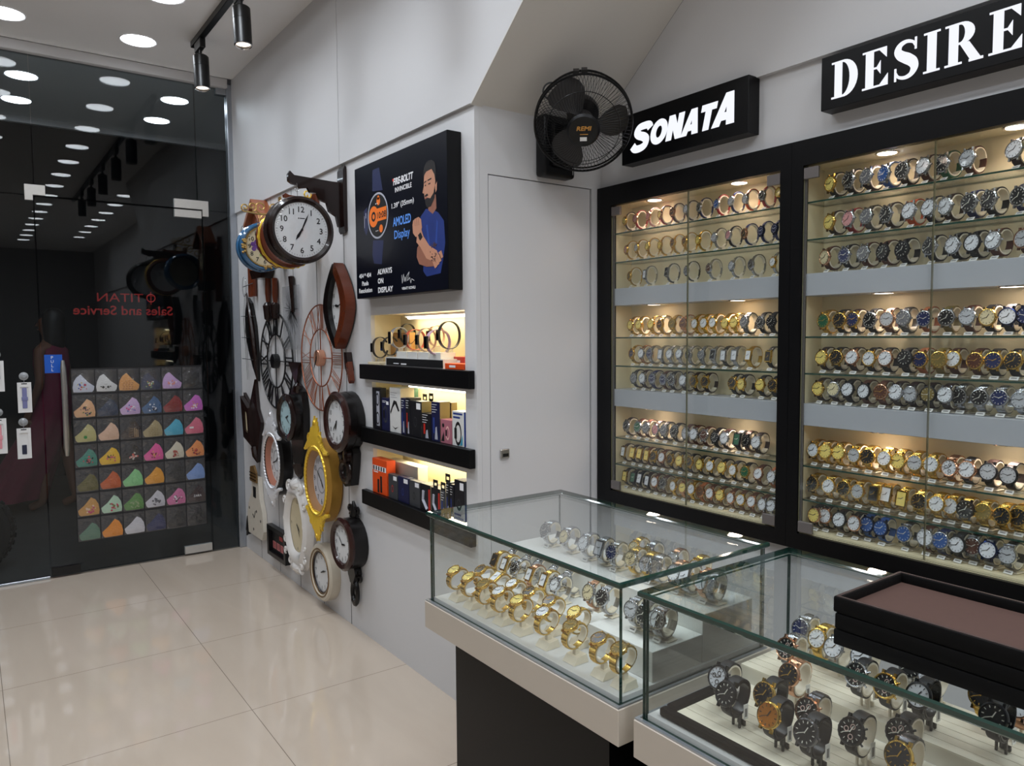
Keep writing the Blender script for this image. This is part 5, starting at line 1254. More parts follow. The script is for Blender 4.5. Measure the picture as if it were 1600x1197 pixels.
def fill(rows, cab, R, sizes):
    for r, row in enumerate(rows):
        it = row.split(); z, k = SHELVES[r]
        z = z if k != 'f' else 0.826
        prev = None; back = 0
        n = len(it)//2
        for i in range(n):
            px = float(it[2*i]); code = it[2*i+1]; rr = sizes[r]
            yd = 2.140; x = at_y(px, yd)
            if prev is not None and x-prev < rr*1.62: back = 0 if back else 1
            else: back = 0
            if back: yd = 2.153; x = at_y(px, yd)
            prev = x
            kind = 'slim' if (cab == 'left' and r < 3) else 'shelf'
            tilt = (0.10, 0.10, 0.10, 0.12, 0.16, 0.14, 0.18, 0.22, 0.22)[r]+0.04*((i*7) % 3-1)
            rzz = (-0.34 if r < 3 else -0.14)+0.05*((i*5) % 3-1)
            where = '%s from left, %s, %s wall cabinet' % (ORD[i], SHN[r], cab)
            watch(code, x, yd, z, rr, tilt, kind, where, 'watches on the %s of the %s wall cabinet' % (SHN[r], cab), rz=rzz)
fill(LEFT, 'left', None, [0.0165, 0.0165, 0.0165, 0.0195, 0.0185, 0.0205, 0.0215, 0.0205, 0.0205])
fill(RIGHT, 'right', None, [0.0245, 0.0245, 0.0245, 0.0235, 0.0235, 0.0230, 0.0240, 0.0240, 0.0245])
# ---- far counter: gold watches on cream blocks facing up
XA = [(-1.775, 'ggg'), (-1.700, 'ggg'), (-1.628, 'ygg'), (-1.556, 'wgg'), (-1.475, 'ggg'), (-1.372, 'wgg'), (-1.270, 'ygg'), (-1.176, 'mgg'), (-1.113, 'ygg')]
for i, (x, c) in enumerate(XA):
    watch(c, x, 1.098, 0.702, 0.0195, 1.12, 'block', '%s from left in front row, far counter' % ORD[i], 'gold watches in the front row of the far counter', tagged=False, by_dial=False)
XA2 = [(-1.735, 'kgg'), (-1.658, 'wggq'), (-1.585, 'wgg'), (-1.508, 'kgg'), (-1.425, 'mgg'), (-1.330, 'ggg'), (-1.222, 'wgg')]
for i, (x, c) in enumerate(XA2):
    watch(c, x, 1.163 if i < 6 else 1.125, 0.702, 0.0185, 1.05, 'block', '%s from left in second row, far counter' % ORD[i], 'gold watches in the second row of the far counter', tagged=False, by_dial=False) if i < 6 else None
def rowpx(items, y, z, R, tilt, where, group, kind='step', dz=0.0):
    for i, (px, py, c) in enumerate(items):
        watch(c, min(max(at_y(px, y, py), -1.80), -1.112), y, z, R, tilt, kind, '%s from left %s' % (ORD[i], where), group, style='chrono' if c.endswith('h') else '', tagged=(i % 2 == 0))
rowpx([(772, 889, 'kggq'), (787, 900, 'wggq'), (803, 907, 'kss'), (826, 918, 'wugq'), (848, 932, 'wggq'), (866, 930, 'wss')], 1.222, 0.738, 0.018, 0.45, 'on low riser, far counter', 'watches on the low riser in the far counter')
rowpx([(797, 881, 'wks'), (820, 888, 'wss'), (838, 896, 'sss'), (862, 905, 'wss'), (884, 912, 'sss')], 1.283, 0.738, 0.018, 0.45, 'behind low riser row, far counter', 'watches behind the low riser row in the far counter')
rowpx([(919, 946, 'cus'), (940, 938, 'kss'), (985, 940, 'sss'), (1004, 936, 'kms'), (1023, 948, 'wss'), (1042, 968, 'kms')], 1.200, 0.770, 0.021, 0.35, 'on acrylic block, far counter', 'watches on the acrylic block in the far counter')
rowpx([(851, 848, 'mss'), (881, 859, 'css'), (911, 855, 'wss'), (935, 868, 'sssq'), (955, 872, 'nss'), (985, 882, 'cgsh'), (1008, 888, 'sgsh'), (1022, 905, 'mss'), (1052, 900, 'wus'), (1068, 900, 'wssq'), (1095, 893, 'wuu'), (1122, 900, 'mms')], 1.372, 0.815, 0.021, 0.35, 'on back riser, far counter', 'watches on the back riser in the far counter')
rowpx([(990, 862, 'cgg'), (1012, 872, 'yss'), (1050, 868, 'sus'), (1085, 880, 'wgg')], 1.450, 0.815, 0.019, 0.35, 'in rearmost row, far counter', 'watches in the rearmost row of the far counter')
# ---- near counter
NEAR = [(1121, 1062, 'skkh', 'half hidden behind the black one, leftmost'), (1133, 1088, 'kkk', 'leftmost in front on a black stand'), (1193, 1089, 'kkg', 'behind the orange-faced one'),
        (1200, 1122, 'akg', 'orange-faced, near the velvet rim'), (1197, 1033, 'ksuh', 'back left corner'), (1232, 1058, 'kuu', 'beside the back left silver one'),
        (1260, 1115, 'kmuh', 'rose case behind the black one'), (1258, 1149, 'kkm', 'in front of the rose-cased one'), (1303, 1079, 'kksh', 'in the middle of the board'),
        (1329, 1147, 'kkkh', 'rose subdials, front middle'), (1382, 1079, 'kkgh', 'gold case in mid row'), (1434, 1094, 'wkk', 'under the tray stack'),
        (1404, 1149, 'kkkh', 'red subdial, beside the rose-subdial one'), (1403, 1186, 'kmg', 'bronze case cut by bottom edge'), (1551, 1128, 'kkk', 'front right on a black stand'), (1533, 1094, 'kgg', 'gold, behind the right black one')]
near_z = {}
for i, (px, py, c, w) in enumerate(NEAR):
    x, y = at_z(px, py, 0.782)
    zz = 0.716 if y < 1.30 else 0.738
    if y >= 1.285: x, y = at_z(px, py, 0.800); zz = 0.738; y = max(y, 1.325)
    watch(c[:3]+('h' if 'h' in c[3:] else ''), x, y, zz, 0.0235, 0.42, 'near', w+', near counter', None, style='stand' if c[1] == 'k' else '', tagged=True, rz=-0.10)
BK = [(1250, 988, 'nss', 'tilted blue dial behind the glass edge'), (1276, 1004, 'wgg', 'gold bracelet in back row'), (1301, 1027, 'wss', 'back row, left of the white round one'), (1344, 1032, 'wss', 'round white one under the trays'),
      (1421, 1050, 'kss', 'black dial half under the trays'), (1451, 1062, 'wss', 'silver, half under the trays'), (1590, 1110, 'wuu', 'rose bracelet at the right edge')]
for i, (px, py, c, w) in enumerate(BK):
    x, y = at_z(px, py, 0.80); y = max(y, 1.405 if i > 1 else 1.42)
    x = at_y(px, y, py)
    watch(c, x, y, 0.738, 0.022, 0.42, 'near', w+', near counter', None, tagged=False, rz=-0.10)
# ================================================================ GADGETS IN THE NICHES
def at_yz(px, py, y):
    v = CR @ Vector(((px-800)/FL, -(py-598.5)/FL, -1)); return v.x*y/v.y, 1.45+v.z*y/v.y
def pack(label, px0, px1, py_top, py_bot, y, depth, face, side=None, deco=None, tab=None, zb=None, grp=None, name='gadget_box'):
    x0, _ = at_yz(px0, (py_top+py_bot)/2, y); x1, _ = at_yz(px1, (py_top+py_bot)/2, y)
    x0 = max(x0, NX0+0.003); x1 = min(x1, NX1-0.003)
    xm = (x0+x1)/2; zt = at_yz((px0+px1)/2, py_top, y)[1]
    h = zt-zb-0.0005
    t = thing(name, label, 'box', (xm, y+depth, zb+0.0005), WALLROT, grp); w = x1-x0
    b = MB(face); b.bbox(-w/2+0.0006, w/2-0.0006, 0, h, 0.0005, depth, 0.001)
    if side: b.use(side); b.bx(w/2-0.0007, w/2-0.0002, 0.001, h-0.001, 0.002, depth-0.002)
    b.build('carton', t, smooth=False)
    b = MB(white_print)
    if deco: deco(b, w, h, depth)
    b.build('printed_front', t, smooth=False) if b.f else None
    if tab:
        b = MB(dark_print); ringprism(b, [(-0.018, h), (0.018, h), (0.018, h+0.034), (-0.018, h+0.034)], [(-0.010, h+0.010), (0.010, h+0.010), (0.010, h+0.022), (-0.010, h+0.022)], depth-0.002, depth-0.001); b.build('hang_tab', t, smooth=False)
    return t
pk = M('box_black_print', (22, 22, 28), 0.35); pn = M('box_navy_print', (24, 28, 66), 0.35); pw = M('box_white_card', (216, 216, 214), 0.4); pg = M('box_grey_print', (58, 60, 64), 0.4)
po = M('box_orange_card', (224, 76, 20), 0.4); pp = M('box_pink_card', (170, 104, 118), 0.4); pol = M('box_olive_card', (122, 108, 66), 0.5); pc = M('box_cream_card', (214, 200, 168), 0.5)
pred = M('box_red_card', (186, 40, 30), 0.4); pblue = M('box_blue_edge', (40, 60, 130), 0.4); pgrn = M('box_green_card', (52, 84, 64), 0.4); pkraft = M('kraft_card', (176, 130, 74), 0.6); pteal = M('print_teal', (50, 150, 180), 0.4)
def lines(b, x, y, w, n, dy=0.006, col=None, hgt=0.002):
    b.use(col or white_print)
    for i in range(n): b.rect(x, x+w*(1-0.25*(i % 2)), y-i*dy, y-i*dy+hgt, D+0.0004)
def band(b, cx, cy, r, D, mat, st=None, w=0.35):
    b.use(mat); b.torus(r, r*0.16, T(cx, cy, D+0.0004), n=24, k=4, sx=0.6, sy=1.15, rz=0.0002); b.use(st or dark_print); b.rect(cx-r*0.75, cx-r*0.25, cy-r*0.6, cy+r*0.6, D+0.0008)
def dk(kind, col=None, col2=None):
    def f(b, w, h, d):
        global D; D = d
        if kind == 'rings': b.use(M('print_silver', (176, 178, 190), 0.4)); b.rect(0.0, w*0.35, h*0.08, h*0.92, d+0.0002); band(b, w*0.12, h*0.72, h*0.12, d, dark_print, pg); band(b, w*0.12, h*0.26, h*0.12, d, dark_print, pg)
        if kind == 'watch': lines(b, -w*0.38, h*0.90, w*0.5, 2); b.rect(w*0.1, w*0.4, h*0.80, h*0.90, d+0.0003); band(b, 0, h*0.5, h*0.2, d, pg, dark_print)
        if kind == 'band': lines(b, -w*0.4, h*0.88, w*0.6, 3, 0.01, M('print_grey_circle', (150, 150, 156), 0.5)); b.use(dark_print); b.prism([(-w*0.45, h*0.45), (-w*0.1, h*0.72), (w*0.15, h*0.70), (w*0.42, h*0.50), (w*0.30, h*0.48), (w*0.02, h*0.64), (-w*0.2, h*0.55), (-w*0.40, h*0.40)], d+0.0002, d+0.0005); b.flat([(-w*0.3, h*0.14), (0, h*0.10), (w*0.3, h*0.14), (0, h*0.07)], d+0.0004)
        if kind == 'text': lines(b, -w*0.42, h*0.92, w*0.6, 4, 0.010); b.use(M('print_silver', (176, 178, 190), 0.4)); b.flat([(-w*0.1, h*0.05), (w*0.25, h*0.05), (w*0.15, h*0.38), (0, h*0.35)], d+0.0003); b.use(col or pblue); b.rect(-w*0.3, -w*0.1, h*0.2, h*0.6, d+0.0003)
        if kind == 'label': b.rect(w*0.05, w*0.42, h*0.78, h*0.95, d+0.0003); b.use(col or pg); b.torus(h*0.13, 0.002, T(-w*0.05, h*0.42, d+0.0005), n=20, k=4, sx=0.6, rz=0.0002)
        if kind == 'pink': b.use(dark_print); b.disc(w*0.1, d+0.0004, 12, cx=-w*0.25, cy=h*0.75); band(b, w*0.15, h*0.45, h*0.22, d, M('print_rose', (224, 176, 170), 0.5)); b.use(dark_print); b.flat([(-w*0.45, h*0.08), (-w*0.15, h*0.08), (-w*0.2, h*0.5)], d+0.0003)
        if kind == 'ear': b.use(M('print_silver', (176, 178, 190), 0.4)); b.tube([(-w*0.15, h*0.75, d), (-w*0.2, h*0.4, d), (w*0.2, h*0.08, d)], w*0.10, 5, flat=1); b.use(col or pred); b.rect(w*0.30, w*0.48, h*0.05, h*0.85, d+0.0003)
        if kind == 'blueband': b.use(pblue); b.text('Huawei Band', 0, h*0.90, w=w*0.8, h=h*0.06, z=d+0.0003) if False else lines(b, -w*0.4, h*0.90, w*0.8, 2, 0.014, pblue, 0.007); band(b, w*0.02, h*0.36, h*0.26, d, dark_print, dark_print); b.use(pteal); b.flat([(w*0.0, h*0.02), (w*0.4, h*0.05), (w*0.42, h*0.35), (w*0.2, h*0.05)], d+0.001)
        if kind == 'orange': b.use(white_print); b.rect(-w*0.45, w*0.45, h*0.66, h*0.80, d+0.0003); b.use(dark_print); [b.rect(-w*0.42+i*w*0.17, -w*0.33+i*w*0.17, h*0.67, h*0.79, d+0.0005) for i in range(5)]; b.use(white_print); b.rect(-w*0.4, -w*0.1, h*0.60, h*0.63, d+0.0003); b.use(dark_print); b.rect(-w*0.15, -w*0.02, h*0.03, h*0.42, d+0.0004); b.rect(w*0.04, w*0.17, h*0.05, h*0.52, d+0.0004)
    return f
G2 = 'gadget boxes on the middle shelf'; G3 = 'gadget boxes on the bottom shelf'
F0 = YK-0.008
z2, z3, z1 = 1.0278, 0.7278, 1.3218
pack('grey carton with two round watch pictures, far left of the middle shelf', 582, 595, 606, 665, F0, 0.03, pk, None, dk('rings'), zb=z2, grp=G2)
pack('dark navy carton with one smartwatch picture beside the grey one', 596.5, 608.5, 622, 670, F0, 0.035, pn, None, dk('watch'), zb=z2, grp=G2)
pack('tall white carton with a black band picture, middle shelf', 609, 625.5, 606, 671, F0, 0.07, pw, pc, dk('band'), zb=z2, grp=G2)
pack('dark carton just right of the tall white one', 626.5, 633.5, 622, 675, F0, 0.05, pn, pol, dk('text'), zb=z2, grp=G2)
pack('black carton with a red and blue picture, middle shelf', 634, 641, 622, 677, F0, 0.055, pk, None, dk('text', pred), zb=z2, grp=G2)
pack('wide black carton with a band picture, centre of the middle shelf', 641.5, 658.5, 627, 681, F0, 0.05, pk, pol, dk('label'), zb=z2, grp=G2)
pack('short black carton under the two hang tabs', 659, 673, 646, 683, F0, 0.05, pk, None, dk('text', pred), zb=z2, grp=G2)
pack('tall navy carton with red corner, middle shelf', 674, 687, 628, 687, F0, 0.05, pn, pol, dk('text', pblue), zb=z2, grp=G2)
pack('pink carton with a rose band picture, middle shelf', 688.5, 705.5, 656, 693, F0, 0.045, pp, None, dk('pink'), zb=z2, grp=G2)
pack('white carton with a blue-strapped band, right end of the middle shelf', 706.5, 725.5, 643, 696, F0, 0.055, pw, pblue, dk('blueband'), zb=z2, grp=G2)
yb = F0+0.085
pack('cream carton behind the navy one, middle shelf', 600, 612, 609, 660, yb, 0.03, pc, None, dk('text'), zb=z2, grp=G2)
pack('small green carton standing behind the dark ones', 636.5, 645, 606, 660, yb, 0.03, pgrn, None, dk('watch'), zb=z2, grp=G2)
pack('carton with left hang tab at the back of the middle shelf', 659.5, 668, 628, 660, yb, 0.03, pol, None, None, True, zb=z2, grp=G2)
pack('carton with right hang tab at the back of the middle shelf', 669, 678, 627, 660, yb, 0.03, pol, None, None, True, zb=z2, grp=G2)
pack('olive-brown carton behind the pink one, left of two', 688.5, 696, 629, 660, yb-0.03, 0.03, pol, None, None, zb=z2, grp=G2)
pack('olive-brown carton behind the pink one, right of two', 696.5, 705, 629, 660, yb-0.03, 0.03, pol, None, None, zb=z2, grp=G2)
# bottom shelf
t = pack('orange carton with folded top flap and a black stick pictured', 582, 604.5, 718, 771, F0, 0.045, po, None, dk('orange'), zb=z3, grp=G3)
pack('dark grey carton with white price label beside the orange one', 607, 621, 742, 777, F0, 0.03, pg, None, dk('label', pred), zb=z3, grp=G3)
pack('navy carton with white price label, bottom shelf', 622, 638.5, 746, 782, F0, 0.03, pn, None, dk('label', pblue), zb=z3, grp=G3)
pack('charcoal carton with white price label, bottom shelf', 639.5, 656, 752, 787, F0, 0.03, pg, None, dk('label', dark_print), zb=z3, grp=G3)
pack('black carton with earphone picture and red edge, left of two', 657, 672.5, 757, 795, F0, 0.055, pk, pc, dk('ear'), zb=z3, grp=G3)
pack('black carton with earphone picture and red edge, right of two', 673.5, 687.5, 763, 800, F0, 0.055, pk, pc, dk('ear'), True, zb=z3, grp=G3)
pack('grey carton with hang tab, bottom shelf', 688.5, 696, 767, 800, F0, 0.055, pg, pc, dk('text'), True, zb=z3, grp=G3)
pack('black carton at the bottom shelf, third from its right end', 696.8, 702.5, 754, 800, F0, 0.05, pk, None, dk('text'), True, zb=z3, grp=G3)
pack('black carton second from the right end of the bottom shelf', 703, 709, 757, 800, F0, 0.055, pk, None, dk('text'), zb=z3, grp=G3)
pack('tall black carton with white label at the right end of the bottom shelf', 710, 726.5, 751, 810, F0, 0.07, pk, pg, dk('label'), zb=z3, grp=G3)
# long white carton lying behind
xa = at_yz(606, 740, F0+0.075)[0]; xb = at_yz(655, 740, F0+0.075)[0]
t = thing('gadget_box', 'long plain white carton standing behind the labelled ones', 'box', ((xa+xb)/2, F0+0.12, z3+0.0005), WALLROT, G3)
b = MB(pw); w = xb-xa; b.bbox(-w/2, w/2, 0, 0.148, 0.0, 0.052, 0.0015); b.use(M('faint_print', (120, 118, 116), 0.6)); b.build('carton', t)
# top shelf: smart bands on stands
G1 = 'smart bands displayed on the top shelf'
def smartband(label, px, py, y, rx, rz_, strapm, facem, zb=z1, w=0.020, open_=False, rot=0.0):
    x, z = at_yz(px, py, y)
    x = max(x, NX0+0.022)
    t = thing('smart_band', label, 'smart band', (x, y, zb+0.0005), (0, 0, rot), G1)
    zc = z-zb
    mm = T(0, 0, zc)
    b = MB(strapm); vs = []
    loop(b, rx, rz_, w, w*0.8, 0.0025, 32, False, mm, (0.5 if open_ else 0), (2*PI-0.3 if open_ else 2*PI)); b.build('strap', t)
    b = MB(facem); F = mm @ T(0, -rx-0.0015, 0) @ RX(PI/2); b.bbox(-w*0.55, w*0.55, -w*1.05, w*1.05, -0.002, 0.008, 0.002, m=F); b.use(M('screen_glass_black', (8, 8, 10), 0.05, coat=1)); b.rect(-w*0.45, w*0.45, -w*0.9, w*0.9, 0.0082, F); b.build('display_pod', t)
    b = MB(cuff_clear); hz = zc-rz_-0.001
    if hz > 0.004: b.bx(-w*0.5, w*0.5, -0.012, 0.012, 0, hz); b.build('acrylic_stand', t, smooth=False)
dkst = M('band_black_rubber', (18, 18, 20), 0.45); gyst = M('band_grey_rubber', (150, 152, 158), 0.45); orst = M('band_orange_rubber', (206, 92, 60), 0.45); bgst = M('band_beige_rubber', (196, 162, 140), 0.45); pkst = M('band_lilac_rubber', (196, 160, 180), 0.45)
YM = YK+0.035
smartband('open black smart band at the left end of the top shelf', 588, 543, YM, 0.036, 0.046, dkst, dkst, open_=True)
smartband('black and rose smart band second from the left, top shelf', 610, 541, YM, 0.036, 0.040, dkst, dkst, open_=True)
smartband('grey smart band with silver square case, top shelf', 624, 528, YM-0.005, 0.040, 0.044, gyst, M('silver_case_metal', (186, 188, 192), 0.2, metal=1), w=0.026)
smartband('black smart band behind the grey one, top shelf', 637, 522, YM+0.06, 0.036, 0.044, dkst, dkst)
smartband('orange smart band with striped black pod, top shelf', 649, 531, YM, 0.044, 0.042, orst, dkst, w=0.022)
smartband('beige smart band right of the orange one, top shelf', 667, 531, YM, 0.042, 0.046, bgst, dkst)
smartband('dark smart band with small pod behind the beige one', 682, 525, YM+0.055, 0.036, 0.042, bgst, dkst)
smartband('lilac smart band in front at the right, top shelf', 685, 535, YM-0.01, 0.052, 0.050, pkst, dkst, w=0.024)
smartband('tall black band loop at the right end, top shelf', 702, 524, YM+0.03, 0.048, 0.054, dkst, dkst)
b = MB(pkraft); xk0, xk1 = at_yz(601, 520, YK+0.10)[0], at_yz(641, 520, YK+0.10)[0]
t = thing('kraft_box', 'brown kraft carton leaning behind the bands on the top shelf', 'box', ((xk0+xk1)/2, YK+0.13, z1+0.0005), WALLROT)
b.bbox(-0.13, 0.12, 0, 0.145, 0.0, 0.03, 0.0015); b.build('carton', t)
b = MB(M('brown_print', (90, 60, 34), 0.6)); b.rect(-0.105, -0.10, 0.115, 0.135, 0.0305)
for i in range(6): b.rect(-0.09+i*0.011, -0.083+i*0.011, 0.118, 0.13, 0.0305); b.rect(-0.08+i*0.009, -0.074+i*0.009, 0.095, 0.104, 0.0305)
b.build('printed_front', t, smooth=False)
t = thing('display_plinth', 'white display plinth with black front on the top shelf', 'display stand', (-2.84, YK+0.075, z1+0.0005), WALLROT)
b = MB(pw); b.bx(-0.20, 0.30, 0, 0.036, 0.0, 0.075); b.use(dark_print); b.bx(-0.19, 0.30, 0.002, 0.032, 0.0751, 0.077)
b.use(white_print); b.rect(-0.12, -0.07, 0.008, 0.012, 0.0775); b.rect(-0.05, 0.0, 0.006, 0.012, 0.0775); b.build('body', t, smooth=False)
b = MB(step_mat)
for k in range(4): b.bx(-0.10+k*0.095, -0.012+k*0.095, 0.0362, 0.062, 0.0, 0.07)
b.build('acrylic_steps', t, smooth=False)
for lab, a, c, zz, yy, mt in (('flat orange gadget carton at the front right of the top shelf', 695, 726.0, 0, YK-0.008, po), ('dark red carton behind the flat orange one', 709, 726, 0, YK+0.065, pred)):
    xa = at_yz(a, 570, yy)[0]; xb = min(at_yz(c, 570, yy)[0], NX1-0.004); t = thing('gadget_box', lab, 'box', ((xa+xb)/2, yy+0.06, z1+0.0005), WALLROT)
    w = xb-xa; hh = 0.022 if mt is po else 0.045; b = MB(mt); b.bbox(-w/2, w/2, 0, hh, 0, 0.06, 0.001); b.use(white_print); b.rect(-w*0.25, w*0.1, hh*0.3, hh*0.7, 0.0605); b.build('carton', t, smooth=False)
b = MB(pc); b.bbox(NX0+0.004, -3.06, YK-0.02, YK+0.09, z1+0.0003, z1+0.012, 0.001); o = b.build('accessory_card', None); tag(o, 'beige card sleeve lying at the left end of the top shelf', 'card')

# ================================================================ FACE MASKS IN THE DOOR ORGANIZER
film = MG('clear_vinyl_film', (0.93, 0.93, 0.94), 0.10, rough=0.10, crinkle=1.0, haze=0.02, scale=22)
seamm = M('organizer_black_binding', (20, 20, 22), 0.5)
OY0, OY1, OZ0, OZ1 = 0.505, 1.262, 0.198, 1.268
t = thing('mask_organizer', 'clear vinyl pocket organizer holding face masks on the glass door', 'hanging organizer', (XG+0.0068, OY0, OZ0), SIDEROT)
cw_, chh = (OY1-OY0)/6, (OZ1-OZ0)/7
b = MB(M('organizer_back_film', (42, 42, 46), 0.4)); b.bx(0, OY1-OY0, 0, OZ1-OZ0, 0.0, 0.0008); b.build('back_sheet', t, smooth=False)
b = MB(seamm)
for i in range(7): b.bx(i*cw_-0.001, i*cw_+0.001, 0, OZ1-OZ0, 0.0008, 0.0018)
for j in range(8): b.bx(0, OY1-OY0, j*chh-0.0012, j*chh+0.0012, 0.0008, 0.0020)
b.build('binding', t, smooth=False)
b = MB(film); n = 6
vs = []
for j in range(n+1):
    for i in range(n+1):
        u, v = i/n, j/n; vs.append((u*(cw_-0.006)+0.003, v*(chh-0.012)+0.002, 0.003+0.011*math.sin(PI*u)**0.6*(0.5+0.5*math.sin(PI*min(1, v+0.15)))))
b.add(vs, [(j*(n+1)+i, j*(n+1)+i+1, (j+1)*(n+1)+i+1, (j+1)*(n+1)+i) for j in range(n) for i in range(n)])
pocket = b.mesh('pocket')
for j in range(7):
    for i in range(6): obj('pocket', pocket, t, (i*cw_, j*chh, 0))
MK = [
 [('blue and white patterned', (206, 210, 222), 'spots', [(70, 90, 170), (214, 190, 60), (200, 70, 90)], 1, 'patterned'), ('white panda-faced', (220, 220, 218), 'face', [(30, 30, 30)], 1, ''), ('orange-tan printed', (222, 160, 92), 'dash', [(120, 60, 30)], 1, ''), ('navy multicoloured', (52, 58, 84), 'spots', [(120, 150, 90), (206, 150, 90), (220, 220, 226)], 1, ''), ('lilac', (204, 168, 214), 'spots', [(226, 150, 140), (236, 220, 240)], 1, ''), ('plain black', (22, 22, 24), '', [], 0, '')],
 [('peach cartoon-print', (226, 176, 130), 'spots', [(70, 40, 60), (90, 120, 70), (40, 50, 90)], 0, ''), ('dark transparent-blue', (44, 56, 80), '', [], 0, ''), ('lilac and blue flowered', (206, 176, 216), 'spots', [(216, 80, 150), (90, 110, 190), (240, 240, 240)], 0, ''), ('denim blue', (62, 98, 140), 'spots', [(30, 36, 60), (214, 222, 232)], 0, ''), ('dark red woven', (140, 34, 36), 'dash', [(90, 20, 24)], 0, ''), ('magenta star-printed', (206, 110, 200), 'spots', [(232, 160, 90), (240, 220, 240)], 0, '')],
 [('yellow-green with green badge', (188, 180, 120), 'one', [(40, 140, 50)], 0, ''), ('beige-peach', (222, 184, 156), '', [], 0, ''), ('dark brown striped', (54, 40, 34), 'stripe', [(190, 160, 120)], 0, ''), ('khaki tweed', (170, 154, 112), 'dash', [(130, 112, 76)], 0, ''), ('turquoise', (76, 176, 204), '', [], 0, ''), ('salmon pink with white label', (222, 112, 136), 'label', [(240, 236, 232)], 0, '')],
 [('teal dotted', (62, 136, 118), 'spots', [(24, 40, 44), (196, 70, 80)], 0, ''), ('yellow floral', (232, 186, 40), 'spots', [(206, 90, 110), (60, 60, 40)], 0, ''), ('black floral', (28, 24, 26), 'spots', [(216, 96, 80), (200, 190, 180)], 0, ''), ('hot pink printed', (232, 92, 160), 'spots', [(130, 20, 60), (240, 170, 110)], 0, ''), ('cream rose-printed', (216, 208, 186), 'spots', [(150, 40, 36), (190, 80, 60)], 0, ''), ('orange floral', (236, 150, 84), 'spots', [(196, 50, 50), (120, 30, 30)], 0, '')],
 [('olive', (98, 92, 44), '', [], 0, ''), ('rust orange', (196, 88, 26), '', [], 0, ''), ('mint green', (140, 206, 140), '', [], 0, ''), ('amber', (232, 160, 44), '', [], 0, ''), ('black, nearly hidden,', (20, 20, 22), '', [], 0, ''), ('light blue', (126, 158, 212), '', [], 0, '')],
 [('ochre printed', (204, 152, 80), 'spots', [(200, 60, 110), (232, 200, 170)], 0, ''), ('pale mint with roses', (186, 218, 190), 'spots', [(206, 50, 90), (120, 110, 50)], 0, ''), ('green', (96, 146, 74), 'spots', [(150, 170, 120)], 0, ''), ('white printed', (208, 206, 212), 'spots', [(80, 80, 90)], 0, ''), ('pink floral', (214, 116, 164), 'spots', [(240, 236, 240), (60, 40, 50)], 0, ''), ('dark maroon lettered', (44, 16, 22), 'zara', [(222, 220, 220)], 0, '')],
 [('sage green', (94, 130, 108), '', [], 0, ''), ('orange', (236, 146, 30), '', [], 0, ''), ('plain white', (214, 212, 216), '', [], 0, ''), ('navy', (40, 46, 92), '', [], 0, ''), ('black folded', (22, 22, 24), '', [], 0, ''), ('black, bottom right corner', (22, 22, 24), '', [], 0, '')]]
RN = ['top', 'second', 'third', 'fourth', 'fifth', 'sixth', 'bottom']
base_pts = [(-0.050, 0.030), (-0.020, 0.055), (0.012, 0.092), (0.032, 0.080), (0.045, 0.055), (0.050, 0.025), (0.047, 0.002), (0.020, 0.0), (-0.038, 0.0), (-0.046, 0.010)]
random.seed(9)
